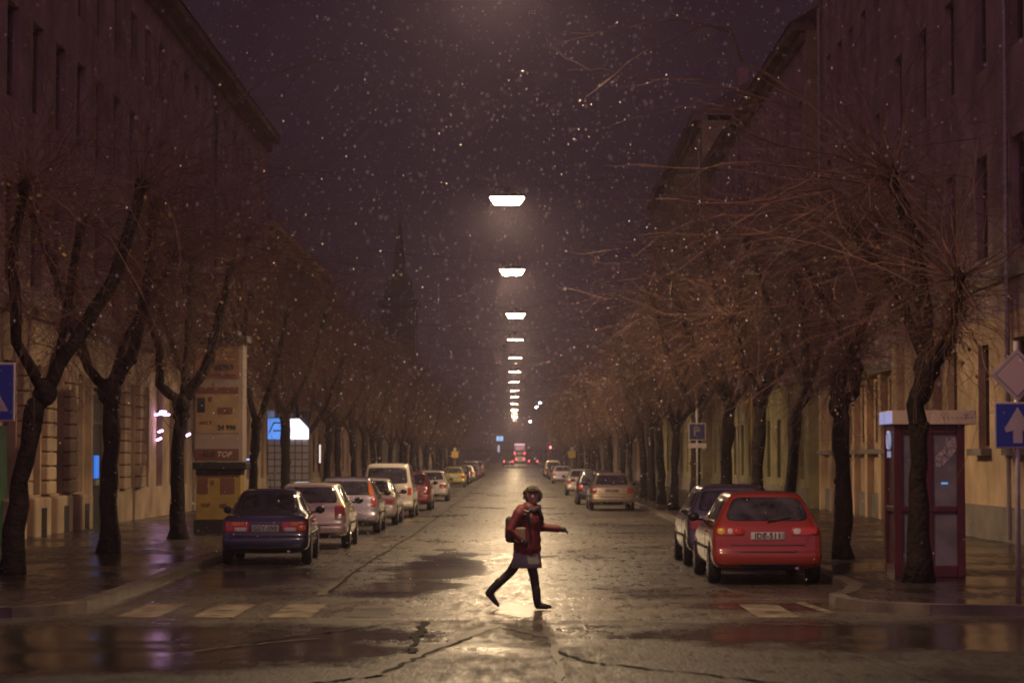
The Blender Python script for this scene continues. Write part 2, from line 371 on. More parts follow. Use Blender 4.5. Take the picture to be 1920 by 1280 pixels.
# ------------------------------------------------------------------ houses
def win_protos(w, h, kind):
    fr = MB(); t = .07
    if kind == 'blind':
        fr.box((0, 0, h/2), (.06, w, h))
    else:
        fr.box((0, -w/2+t/2, h/2), (.08, t, h)); fr.box((0, w/2-t/2, h/2), (.08, t, h))
        fr.box((0, 0, t/2), (.08, w-2*t, t)); fr.box((0, 0, h-t/2), (.08, w-2*t, t))
        fr.box((0, 0, h/2), (.06, .06, h-2*t)); fr.box((0, -w/4, h*.68), (.05, w/2-t-.04, .05)); fr.box((0, w/4, h*.68), (.05, w/2-t-.04, .05))
    pn = MB().box((0, 0, h/2), (.03, w-.02, h-.02))
    return fr.mesh('window', M['shutter'] if kind == 'blind' else M['winframe']), pn.mesh('pane', M['pane'])
WIN = {}
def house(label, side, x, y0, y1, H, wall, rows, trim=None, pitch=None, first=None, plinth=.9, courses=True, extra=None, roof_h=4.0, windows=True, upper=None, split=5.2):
    """rows: list of (sill z, height, width, kind); side -1 left, +1 right"""
    g = max(gz(y0), gz(y1)); t = thing('house', label, 'house', (x, 0, gz((y0+y1)/2)), 0, 'houses lining the street')
    s = side; D = 12.0; trim = trim or wall
    bays = []
    if windows:
        yy = y0 + (first if first is not None else pitch/2)
        while yy < y1 - .9: bays.append(yy); yy += pitch
    b = MB(); bu = MB()
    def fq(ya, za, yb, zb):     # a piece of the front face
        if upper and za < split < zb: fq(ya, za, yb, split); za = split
        T = bu if upper and za >= split else b  # above the split the wall takes the colour with painted shade
        q = [(0, ya, za), (0, yb, za), (0, yb, zb), (0, ya, zb)]
        if s > 0: q.reverse()
        T.quad(*q)
    zs = [-.5]; cells = []
    z = -.5
    for (sill, h, w, kind) in rows if bays else []:
        fq(y0, z, y1, sill)
        ya = y0
        for c in bays:
            fq(ya, sill, c-w/2, sill+h); ya = c+w/2
            d = .28*s            # reveals
            for q in ([(0,c-w/2,sill),(d,c-w/2,sill),(d,c-w/2,sill+h),(0,c-w/2,sill+h)], [(0,c+w/2,sill+h),(d,c+w/2,sill+h),(d,c+w/2,sill),(0,c+w/2,sill)],
                      [(0,c-w/2,sill+h),(d,c-w/2,sill+h),(d,c+w/2,sill+h),(0,c+w/2,sill+h)], [(0,c+w/2,sill),(d,c+w/2,sill),(d,c-w/2,sill),(0,c-w/2,sill)]):
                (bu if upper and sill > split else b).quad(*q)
            cells.append((c, sill, w, h, kind))
        fq(ya, sill, y1, sill+h); z = sill+h
    fq(y0, z, y1, H)
    for yy in (y0, y1):
        b.quad((0, yy, -.5), (D*s, yy, -.5), (D*s, yy, H), (0, yy, H))
    b.quad((D*s, y0, -.5), (D*s, y1, -.5), (D*s, y1, H), (D*s, y0, H))
    b.build('wall', wall, t)
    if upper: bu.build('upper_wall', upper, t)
    tr = MB()
    tr.box((-.10*s, (y0+y1)/2, H+.15), (.9, y1-y0-.01, .3)); tr.box((.02*s, (y0+y1)/2, H-.22), (.42, y1-y0-.012, .3))
    tr.build('cornice', trim, t)
    if plinth: MB().box((-.02*s, (y0+y1)/2, plinth/2-.25), (.12, y1-y0-.02, plinth+.5)).build('plinth', M['grey'], t)
    if courses:
        c_ = MB()
        for (sill, h, w, kind) in rows[1:2]: c_.box((-.04*s, (y0+y1)/2, sill-.55), (.16, y1-y0-.014, .28))
        c_.build('string_course', trim, t)
    r = MB(); e = .6
    r.quad((-e*s, y0, H+.31), (-e*s, y1, H+.31), (D/2*s, y1, H+.31+roof_h), (D/2*s, y0, H+.31+roof_h))
    r.quad((D/2*s, y0, H+.31+roof_h), (D/2*s, y1, H+.31+roof_h), ((D+e)*s, y1, H+.31), ((D+e)*s, y0, H+.31))
    for yy in (y0, y1): r.quad((-e*s, yy, H+.31), (D/2*s, yy, H+.31+roof_h), ((D+e)*s, yy, H+.31))
    rf = r.build('roof', M['roof'], t)
    MB().box((D*.3*s, y0+(y1-y0)*.3, H+roof_h*.75+1.1), (.7, .9, 2.2)).build('chimney', M['rose'], rf)
    for (c, sill, w, h, kind) in cells:
        k = (w, h, kind)
        if k not in WIN: WIN[k] = win_protos(*k)
        o = link('window', WIN[k][0], t); o.location = (.2*s, c, sill)
        if kind != 'blind': p = link('pane', WIN[k][1], o); p.location = (.03*s, 0, 0)
    if extra: extra(t)
    return t

def pipe_on(t, s, y, H, m='steel'):
    p = MB().tube([(-.12*s, y, .2), (-.12*s, y, H-.3)], .055, 8)
    for z in range(2, int(H), 2): p.tube([(-.12*s, y, z-.03), (-.12*s, y, z+.03)], .08, 8)
    p.build('downpipe', M[m], t)

XL, XR = -11.5, 10.9
def left_near(t):               # rusticated piers, plinth blocks with cellar openings, doors
    for i in range(9):
        c = 50.6 + 2.9*i
        if abs(c-64.8) < 1.2 or 52 < c < 55: continue
        pr = MB()
        for k in range(9):
            pr.box((.07, c, 1.1+.35*k+.16), (.18, 1.15, .318))
        pr.build('pier', M['cream'], t, bevel=.03)
    for i in range(5):
        c = 52.1+2.9*i
        if i in (0,): continue
        pb = MB().box((.10, c, .45), (.28, 1.9, 1.2)).build('plinth_block', M['cream'], t, bevel=.06); MB().box((.245, c, .42), (.02, .6, .75)).build('cellar_opening', M['black'], pb)
    d = MB().box((.02, 53.7, 1.35), (.10, 1.6, 2.7)).build('door', mat('green_door', (.02, .12, .05), .4, noise=(3, .6, 1.1)), t)
    MB().box((.09, 53.2, 1.1), (.05, .05, .22)).build('handle', M['chrome'], d)
    d = MB().box((-.02, 66.0, 1.9), (.14, 1.9, 3.8)).build('door', M['black'], t)
    MB().box((.06, 66.0, 2.95), (.06, 1.96, .10)).build('transom', M['winframe'], d)
    jb = MB().box((.06, 64.85, 1.95), (.2, .25, 3.9)).box((.06, 67.15, 1.95), (.2, .25, 3.9)).box((.06, 66, 4.0), (.22, 2.6, .22)); jb.build('door_surround', M['cream'], t)
    for y in (50.3, 91.5): pipe_on(t, -1, y, 17, 'darksteel')
house('tall cream house with rusticated piers and cellar openings at far left', -1, XL, 47, 112, 16.6, M['cream'],
      [(1.1, 3.1, 1.35, 'blind'), (6.0, 2.3, 1.35, 'sash'), (10.2, 2.2, 1.3, 'sash'), (13.6, 1.8, 1.2, 'sash')], M['brown'], 2.9, 5.1, plinth=.0, extra=left_near, upper=M['unlit_upper'])
house('brown house beyond the lit blue shop sign', -1, XL-.2, 112.02, 150, 12.8, M['brown'], [(1.2, 2.3, 1.3, 'sash'), (5.2, 2.0, 1.2, 'sash'), (9.0, 1.8, 1.2, 'sash')], M['cream'], 3.8)
house('lower rose house on the left halfway down the street', -1, XL, 150.02, 196, 11.0, M['rose'], [(1.2, 2.2, 1.3, 'sash'), (5.4, 2.0, 1.2, 'sash')], M['grey'], 4.6)
house('grey house on the left behind the row of far parked cars', -1, XL-.3, 196.02, 262, 12.5, M['grey'], [(1.2, 2.2, 1.3, 'sash')], None, 6.6, courses=False)
house('dim far house at the left end of the street in haze', -1, XL, 262.02, 420, 11.5, M['cream'], [], windows=False, courses=False)
def right_near(t):
    s = 1
    pipe_on(t, 1, 52.9, 20.5); 
    for y in (40.2, 46.4, 62.4, 68.2): MB().box((-.09, y, 2.6), (.22, .75, 5.2)).build('pilaster', M['ochre'], t)
    for i in range(8): MB().box((-.10, 34+2.0+4.05*i, 2.12), (.3, 1.75, .16)).build('window_sill', M['grey'], t)
house('tall ochre house with dark narrow windows behind the phone booth', 1, XR, 33.5, 70, 20.6, M['ochre'],
      [(2.2, 2.4, 1.3, 'sash'), (6.6, 2.4, 1.3, 'sash'), (11.0, 2.4, 1.3, 'sash'), (15.2, 2.2, 1.3, 'sash')], M['grey'], 4.05, 2.5, extra=right_near, upper=M['unlit_upper'])
def right_second(t):
    for i in range(7): MB().box((-.10, 71.4+2.9*i, 2.3), (.24, .55, 4.6)).build('pilaster', M['ochre'], t)
    MB().box((-.12, 80, 4.72), (.44, 19.8, .26)).build('ledge', M['grey'], t); MB().box((-.08, 80, 2.2), (.3, 19.8, .14)).build('ledge', M['grey'], t)
    pipe_on(t, 1, 89.2, 19)
house('ochre house with ledge and shallow pilasters left of the phone booth', 1, XR+.5, 70.02, 90, 19.6, M['ochre'], [(2.5, 1.9, 1.5, 'blind'), (6.4, 2.2, 1.2, 'sash'), (10.6, 2.2, 1.2, 'sash'), (14.6, 2.0, 1.2, 'sash')], M['brown'], 2.9, 2.85, courses=False, extra=right_second, upper=M['unlit_upper'], split=4.75)
def pipe_c(t): pipe_on(t, 1, 117, 18); pipe_on(t, 1, 110.2, 12, 'signyellow')
house('yellow green house behind the blue parking sign', 1, XR, 90.02, 134, 18.0, M['olive'], [(1.2, 2.4, 1.3, 'sash'), (5.6, 2.2, 1.2, 'sash'), (9.6, 2.2, 1.2, 'sash'), (13.6, 2.0, 1.2, 'sash')], M['brown'], 4.0, extra=pipe_c, upper=M['unlit_upper'])
house('olive house with tall pale end wall halfway down on the right', 1, XR-.5, 134.02, 182, 20.8, M['olive'], [(1.2, 2.4, 1.3, 'sash'), (5.6, 2.2, 1.2, 'sash'), (9.6, 2.2, 1.2, 'sash')], M['brown'], 4.8, extra=lambda t: pipe_on(t, 1, 134.6, 20))
house('brown house far along the right side behind the trees', 1, XR, 182.02, 262, 13.5, M['brown'], [(1.2, 2.2, 1.3, 'sash')], None, 6.6, courses=False)
house('dim far house at the right end of the street in haze', 1, XR, 262.02, 420, 12.0, M['grey'], [], windows=False, courses=False)
t = thing('church_tower', 'slim dark church spire rising above the left trees', 'church', (-17.3, 360, 0))
MB().box((0, 0, 12), (5.2, 5.2, 25)).build('tower', M['stone'], t)
sp = MB().box((0, 0, 25.1), (6, 6, .8))
sp.build('gallery', M['stone'], t)
MB().tube([(0, 0, 25.5), (0, 0, 28.5), (0, 0, 30), (0, 0, 38.5)], [2.4, 1.9, .95, .12], 8).build('spire', M['stone'], t)
MB().box((-5.5, 3, 9), (5, 14, 19)).build('nave', M['stone'], t)

# ------------------------------------------------------------------ hanging street lamps
ORD = ['first', 'second', 'third', 'fourth', 'fifth', 'sixth', 'seventh', 'eighth', 'ninth', 'tenth', 'eleventh', 'twelfth', 'thirteenth', 'fourteenth', 'fifteenth', 'sixteenth', 'seventeenth', 'eighteenth', 'nineteenth', 'twentieth']
def frustum(b, w0, l0, z0, w1, l1, z1):
    n = len(b.v)
    for (w, l, z) in ((w0, l0, z0), (w1, l1, z1)):
        b.v += [(-w/2, -l/2, z), (w/2, -l/2, z), (w/2, l/2, z), (-w/2, l/2, z)]
    b.f += [tuple(n+i for i in q) for q in ((3,2,1,0),(4,5,6,7),(0,1,5,4),(1,2,6,5),(2,3,7,6),(3,0,4,7))]
    return b
def proto_lamp(flat):
    bw = MB()
    if flat:
        for sy in (-1, 1): bw.box((0, sy*.23, -.02), (.80, .02, .09))
        for sx in (-1, 1): bw.box((sx*.39, 0, -.02), (.02, .44, .09))
    else: frustum(bw, .60, .34, -.05, .80, .48, .098)
    hs = MB(); frustum(hs, .84, .52, .10 if not flat else .014, .60, .34, .22); hs.box((0, 0, .27), (.12, .12, .12))
    lens = MB(); z = .012 if flat else -.056; w, l = (.66, .36) if flat else (.54, .30)
    lens.quad((-w/2, l/2, z), (w/2, l/2, z), (w/2, -l/2, z), (-w/2, -l/2, z))
    return bw.mesh('bowl', M['lampside' if not flat else 'lampdim']), lens.mesh('lens', M['lampglow']), hs.mesh('housing', M['darksteel'])
LP = [proto_lamp(False), proto_lamp(True)]
lamps = [(30.3, -.25, 0), (56.7, -.19, 0), (78.4, -.10, 0), (102.3, .02, 0), (121.2, 0, 1), (143, 0, 1), (166, -.05, 1), (188, -.05, 1), (211, -.05, 1), (233, -.05, 1),
         (262, -.1, 1), (299, -.1, 0), (326, -.1, 1), (370, -.1, 0), (415, 0, 1)]
for i, (y, x, k) in enumerate(lamps):
    z = (8.0 if i else 8.35) + gz(y)*.6
    lab = ('bright white trapezoid lamp hanging over the road, %s from the camera' % ORD[i]) if not k else ('thin edge-on lamp hanging over the road, %s from the camera' % ORD[i])
    t = thing('hanging_street_lamp', lab, 'street lamp', (x, y, z), 0, 'lamps hanging over the road')
    link('bowl', LP[k][0], t); ln = link('lens', LP[k][1], t); ln.scale = (1, 1, 1) if i else (.80, .82, 1); link('housing', LP[k][2], t)
    wz = MB(); 
    pts = [(XL-x, 0, 1.5), (-5, 0, .75), (0, 0, .335), (5, 0, .75), (XR-x, 0, 1.5)]
    wz.tube(pts, .009, 4).build('suspension_wire', M['darksteel'], t)

# ------------------------------------------------------------------ trees
def rnd_dir(r_): 
    while True:
        v = Vector((r_.uniform(-1, 1), r_.uniform(-1, 1), r_.uniform(-1, 1)))
        if .1 < v.length < 1: return v.normalized()
def shoot(b, r_, p, d, L, r0, segs, up, n=3, sub=0, wig=.16):
    pts = [p.copy()]; q = p.copy(); d = d.normalized()
    for i in range(segs):
        d = (d + Vector((r_.gauss(0, wig), r_.gauss(0, wig), r_.gauss(0, wig) + up))).normalized()
        q = q + d*(L/segs); pts.append(q.copy())
        if sub and i >= 1 and r_.random() < sub:
            dd = (d + rnd_dir(r_)*.75).normalized()
            shoot(b, r_, q, dd, L*r_.uniform(.18, .45), r0*.5, 3, up*.6, n, 0, .2)
    b.tube(pts, [r0*(1-.75*i/segs) for i in range(segs+1)], n, False)
    return pts
def tree_meshes(seed, trunk, limbs, dense=1.0, inward=0, reach=1.0):
    """trunk / limbs: polylines of (point, radius); limbs end in pollard knobs with long whips"""
    r_ = random.Random(seed)
    tb = MB(); cb = MB(); lb = MB()
    def wob(pl):
        out = []; rad = []
        for (a, ra), (c, rc) in zip(pl, pl[1:]):
            for i in range(4):
                t = i/4; out.append(Vector(a).lerp(Vector(c), t)+rnd_dir(r_)*ra*.22); rad.append((ra+(rc-ra)*t)*r_.uniform(.88, 1.15))
        out.append(Vector(pl[-1][0])); rad.append(pl[-1][1]); return out, rad
    p, r = wob(trunk); r[0] *= 1.45; r[1] *= 1.12; tb.tube(p, r, 10)
    tb.ell(p[-1][:], (r[-1]*1.25, r[-1]*1.25, r[-1]*1.5), 9, 6)
    for _ in range(3):           # burls on the trunk
        i = r_.randrange(2, len(p)-1); o = rnd_dir(r_)*r[i]*.7; tb.ell((p[i]+o)[:], (r[i]*.55,)*3, 7, 5)
    for li, lm in enumerate(limbs):
        p, r = wob(lm); tb.tube(p, r, 8)
        for i in range(3, len(p), 2):
            if r_.random() < .4: o = rnd_dir(r_)*r[i]*.6; tb.ell((p[i]+o)[:], (r[i]*.7,)*3, 6, 4)
        e = p[-1]; rk = r[-1]*1.5; tb.ell(e[:], (rk, rk, rk*1.2), 8, 6)
        ax = (p[-1]-p[-4]).normalized()
        for k in range(int(46*dense)):       # long whips from the knob
            d = (rnd_dir(r_) + ax*.35 + Vector((inward*.35, 0, .35))).normalized()
            if d.z < -.45: d.z *= -.6
            L = r_.uniform(1.0, 3.9)*reach*(1.0 if d.z < .7 else .8)
            shoot(cb, r_, e+d*rk*.7, d, L, r_.uniform(.006, .0105), 8, r_.uniform(-.07, .05), 3, .62, .27)
        for k in range(int(260*dense)):       # short tangled hair round the knob and down the limb
            i = r_.randrange(len(p)//2, len(p)); d = (rnd_dir(r_)+Vector((0, 0, -.15))).normalized()
            shoot(cb, r_, p[i]+d*r[i]*.8, d, r_.uniform(.3, 2.1), r_.uniform(.003, .0065), 5, r_.uniform(-.16, .05), 3, .4, .26)
        for k in range(int(70*dense)):       # dead leaves still hanging
            i = r_.randrange(len(p)//2, len(p)); c = p[i]+rnd_dir(r_)*r_.uniform(.1, .9)+Vector((0, 0, -.15)); a = rnd_dir(r_)*r_.uniform(.025, .055); w = a.cross(rnd_dir(r_)).normalized()*a.length*.75
            lb.quad((c-a)[:], (c+w)[:], (c+a)[:], (c-w)[:])
    return tb, cb, lb
def generic_tree(seed, H=5.9):
    r_ = random.Random(seed*31+5)
    fork = r_.uniform(2.5, 3.3); lean = Vector((r_.uniform(-.2, .2), r_.uniform(-.2, .2), 0))
    tr = [((0, 0, -.1), .165), ((lean.x*.3, lean.y*.3, fork*.5), .14), ((lean.x, lean.y, fork), .15)]
    limbs = []; nl = r_.choice((3, 4, 4)); a0 = r_.uniform(0, 6.28)
    for i in range(nl):
        a = a0+i*6.283/nl+r_.uniform(-.4, .4); h = r_.uniform(H-1.2, H+1.2); ro = r_.uniform(.8, 1.7)
        b = Vector((lean.x, lean.y, fork)); c = Vector((math.cos(a)*ro*.55, math.sin(a)*ro*.55, fork+(h-fork)*.4)); e = Vector((math.cos(a)*ro, math.sin(a)*ro, h))
        limbs.append([(b, .105), (lean+c, .08), (lean+e, .06)])
    return tree_meshes(seed, tr, limbs)
def put_tree(label, x, y, meshes, rz=0, leafm='leaf', sc=1):
    t = thing('street_tree', label, 'tree', (x, y, gz(y)+.13), rz, 'bare pollarded trees along the pavements'); t.scale = (sc, sc, sc)
    for nm, me in zip(('trunk', 'crown', 'leaves'), meshes): link(nm, me, t)
    return t
def mk(tb, cb, lb, leaf='leaf'):
    return tb.mesh('trunk', M['bark'], True), cb.mesh('crown', M['twig']), lb.mesh('leaves', M[leaf])
def ptree(label, x, y, trunk, limbs, seed, inward, leaf, dense=1.0, reach=1.0, far=()):   # trunk and limbs read off the photo
    o = Vector((x, y, .13))
    cv = lambda pl: [((pix(a, b, y+dy)-o), r) for a, b, dy, r in pl]
    tr = [((0, 0, -.1), trunk[0])] + cv(trunk[1]); lm = [[tr[-1]] + cv(l) for l in limbs]
    k_ = .74 if x < 0 else .88
    tr = [(a, r*k_) for a, r in tr]; lm = [[(a, r*(k_ if i < 2 else .9)) for i, (a, r) in enumerate(l)] for l in lm]
    for l in lm: l[0] = (l[0][0], l[1][1]*1.15)
    ms = tree_meshes(seed, tr, lm, dense, inward, reach); q_ = random.Random(seed)
    for dy, d1, pts in far:          # the long bare branches reaching out over the road
        P_ = [pix(a, b, y+dy+(d1-dy)*i/(len(pts)-1))-o for i, (a, b) in enumerate(pts)]; w_ = []
        for a, b in zip(P_, P_[1:]):
            for i in range(3): w_.append(a.lerp(b, i/3)+rnd_dir(q_)*.025)
        w_.append(P_[-1]); ms[1].tube(w_, [.019-.014*i/len(w_) for i in range(len(w_))], 4, False)
        for i in range(2, len(w_)-1):
            if q_.random() < .45: shoot(ms[1], q_, w_[i], (w_[min(i+2, len(w_)-1)]-w_[i]).normalized()+rnd_dir(q_)*.8, q_.uniform(.3, 1.1), .006, 4, 0, 3, .3, .2)
    return put_tree(label, x, y, mk(*ms, leaf))
ptree('thick leaning tree trunk at the far left edge by the blue sign', -8.0, 38.5, (.24, [(40, 900, 0, .21), (65, 770, 0, .20), (85, 735, 0, .21)]),
      [[(140, 640, 0, .14), (215, 520, .6, .12), (262, 345, 1.2, .09)], [(30, 640, -.6, .12), (20, 480, -1, .09), (40, 350, -1.2, .08)], [(110, 660, 1.2, .10), (150, 420, 2.2, .07)]], 11, 1, 'leaf', 1.1, 1.25)
ptree('dark forked tree with a thick right limb, second on the left pavement', -7.9, 47, (.26, [(208, 900, 0, .22), (208, 780, 0, .23), (205, 735, 0, .26)]),
      [[(165, 690, -.4, .13), (120, 560, -.8, .11), (60, 400, -1, .08)], [(255, 650, .3, .16), (275, 520, .5, .12), (285, 390, .6, .09)], [(230, 640, 1.0, .1), (330, 480, 1.9, .08)]], 12, 1, 'leaf', 1.15, 1.25, [(.5, 1.2, [(280,350),(330,290),(420,200),(500,140),(580,112),(690,100)]), (.6, 1.2, [(285,380),(350,350),(440,350),(520,325),(630,330)]), (.4, 1.2, [(280,420),(400,440),(500,412),(590,402),(670,392)]), (.2, 1.2, [(275,470),(380,432),(450,460),(560,480),(700,500)]), (.3, 1.2, [(280,540),(340,512),(420,514),(560,508),(670,515)]), (.7, 1.2, [(285,380),(300,250),(330,110)])])
ptree('Y-shaped tree just left of the poster pillar', -7.7, 55.5, (.25, [(333, 900, 0, .21), (338, 800, 0, .21), (340, 758, 0, .24)]),
      [[(300, 720, -.3, .14), (296, 640, -.5, .11), (250, 520, -.8, .08)], [(385, 690, .2, .15), (405, 620, .3, .12), (432, 500, .6, .09)], [(350, 640, 1.0, .09), (360, 480, 1.8, .08)]], 13, 1, 'leafred', 1.1)
ptree('tall tree in front of the phone booth on the right', 6.05, 36.2, (.20, [(1722, 900, 0, .165), (1718, 760, 0, .17), (1738, 690, 0, .19)]),
      [[(1775, 650, -.2, .15), (1790, 600, -.4, .09), (1800, 520, -.8, .07)], [(1735, 580, .2, .13), (1718, 450, .4, .11), (1672, 325, .5, .09)], [(1690, 560, 1.0, .08), (1600, 430, 1.7, .07)]], 14, -1, 'leafred', 1.25, 1.25, [(.4, -2.6, [(1672,325),(1520,190),(1400,110),(1375,60),(1310,36),(1250,32),(1160,54),(1075,57)]), (.4, -2.6, [(1395,110),(1370,48),(1310,45),(1210,92),(1120,160)]), (.6, -2.6, [(1650,330),(1500,200),(1380,165),(1310,148),(1200,146),(1130,124),(1065,128)]), (.5, -2.6, [(1672,325),(1560,290),(1460,270),(1400,248),(1385,210),(1330,202)]), (.2, -2.6, [(1672,330),(1540,318),(1420,300),(1320,315),(1200,310)]), (0, -2.6, [(1660,350),(1530,330),(1450,370),(1350,380),(1230,372)]), (.6, -2.6, [(1690,330),(1560,380),(1440,440),(1330,437),(1200,440)]), (.4, -2.6, [(1718,450),(1560,350),(1480,360),(1410,375)])])
r2 = ptree('tree with a ring-shaped knot behind the red car', 6.0, 44.4, (.20, [(1578, 900, 0, .16), (1576, 780, 0, .17), (1572, 762, 0, .18)]),
      [[(1603, 735, 0, .10), (1606, 690, 0, .12), (1600, 660, 0, .12), (1640, 545, .3, .09), (1650, 420, .4, .08)], [(1562, 735, 0, .08), (1568, 700, 0, .08), (1598, 672, 0, .09)], [(1590, 640, 1.0, .08), (1500, 480, 1.6, .07)]], 15, -1, 'leafred')
ptree('slim tree with an elbow bend beyond the red car', 5.9, 53, (.17, [(1487, 860, 0, .14), (1492, 775, 0, .15), (1512, 735, 0, .15)]),
      [[(1512, 640, 0, .11), (1495, 520, .2, .08)], [(1540, 640, .6, .09), (1570, 480, .9, .08)], [(1460, 620, 1.2, .08), (1400, 450, 2.0, .07)]], 16, -1, 'leafred')
VAR = [mk(*generic_tree(s), 'leaf' if s % 2 else 'leafred') for s in range(7)]
def rowtrees(side, x, ys_, lab_near, lab_far):
    for i, y in enumerate(ys_):
        near = y < 130
        lab = lab_near % ORD[i+3] if near else lab_far
        put_tree(lab, x+rng.uniform(-.25, .25), y+rng.uniform(-.6, .6), VAR[rng.randrange(7)], rng.uniform(0, 6.28), sc=rng.uniform(.95, 1.15))
rowtrees(-1, -7.9, [64.5, 74.5, 84.2] + [92.5+8.6*i for i in range(29)], 'bare street tree on the left pavement, %s from the camera', 'bare tree far down the left row, merging into the brown haze')
rowtrees(1, 6.0, [61.0, 69.0, 81.5] + [90+8.4*i for i in range(29)], 'bare street tree on the right pavement, %s from the camera', 'bare tree far down the right row, merging into the brown haze')

# ------------------------------------------------------------------ cars
def paint(name, col, metal=.35, rough=.28):
    return mat(name, col, rough, metal=metal, coat=1, bump=(70, .05, .003))
ROWS = 11
def car_mesh(st, w, belt, m):
    b = MB()
    for (yl, yb, yt, zt, wr, ws, zb, bl) in st:
        W_ = w*ws; low = zt < bl + .12
        bo = .055 if yl < .05 else .03 if yl < .1 else 0
        rows = [(.78*W_, zb, yl+(.05 if yl < .05 else 0)), (.95*W_, zb+.05, yl-bo*.6), (W_, .40, yl-bo), (W_, .515, yl-bo), (.985*W_, .55, yl), (W_, .68, yl), (.985*W_, bl-.06, (yl+yb)/2 if not low else yl), (.94*W_, bl, yb)]
        if low: rows += [(.84*W_, bl+(zt-bl)*.7, yt), (.66*W_, zt, yt), (.3*W_, zt+.012, yt)]
        else: rows += [(wr, zt-.06, yt-.0), (.88*wr, zt, yt+.03), (.42*wr, zt+.02, yt+.04)]
        for x, z, y in rows: b.v.append((x, y, z))
        for x, z, y in reversed(rows): b.v.append((-x, y, z))
    k = 2*ROWS
    for j in range(len(st)-1):
        for i in range(k):
            i2 = (i+1) % k; b.f.append((j*k+i, (j+1)*k+i, (j+1)*k+i2, j*k+i2))
    for j, fl in ((0, False), (len(st)-1, True)):
        for i in range(ROWS-1):
            q = (j*k+i, j*k+i+1, j*k+k-2-i, j*k+k-1-i); b.f.append(q if not fl else q[::-1])
    o = b.build('body', m, None, True)
    s = o.modifiers.new('s', 'SUBSURF'); s.levels = 2; s.render_levels = 2
    baked(o)
    bv = BVHTree.FromObject(o, bpy.context.evaluated_depsgraph_get())
    return o, bv
def smooth_poly(poly, rad):
    out = []; n_ = len(poly)
    for i in range(n_):
        p, a, c = Vector(poly[i]), Vector(poly[i-1]), Vector(poly[(i+1) % n_])
        ra = min(rad, (a-p).length*.45); rc = min(rad, (c-p).length*.45)
        A = p+(a-p).normalized()*ra; C = p+(c-p).normalized()*rc
        for t in (0, .33, .67, 1): out.append((1-t)**2*A+2*t*(1-t)*p+t*t*C)
    return out
def decal(bv, poly, axis, off=.006, rad=.04, rings=4):
    pl = smooth_poly(poly, rad); res = []
    for i in range(len(pl)):
        a, c = pl[i], pl[(i+1) % len(pl)]; k = max(1, int((c-a).length/.10))
        res += [a.lerp(c, j/k) for j in range(k)]
    cen = sum(res, Vector((0, 0)))/len(res); b = MB(); n_ = len(res)
    dr = {'rear': Vector((0, 1, 0)), 'front': Vector((0, -1, 0)), 'left': Vector((1, 0, 0)), 'right': Vector((-1, 0, 0))}[axis]
    def hit(u, v, o_):
        org = Vector((u, -3, v)) if axis == 'rear' else Vector((u, 9, v)) if axis == 'front' else Vector((-3, u, v)) if axis == 'left' else Vector((3, u, v))
        h = bv.ray_cast(org, dr)
        if h[0] is None:
            h = bv.find_nearest(org+dr*3); 
        return (h[0]-dr*o_)[:]
    b.v.append(hit(cen.x, cen.y, off))
    for r in range(1, rings+1):
        t = r/rings
        for q in res: p = cen.lerp(q, t); b.v.append(hit(p.x, p.y, off))
    for q in res: b.v.append(hit(q.x, q.y, -.012))
    for i in range(n_):
        j = (i+1) % n_; b.f.append((0, 1+i, 1+j))
        for r in range(rings):
            a = 1+r*n_; c = 1+(r+1)*n_; b.f.append((a+i, c+i, c+j, a+j))
    return b
def rect(x0, x1, z0, z1): return [(x0, z0), (x1, z0), (x1, z1), (x0, z1)]
PROF = {}
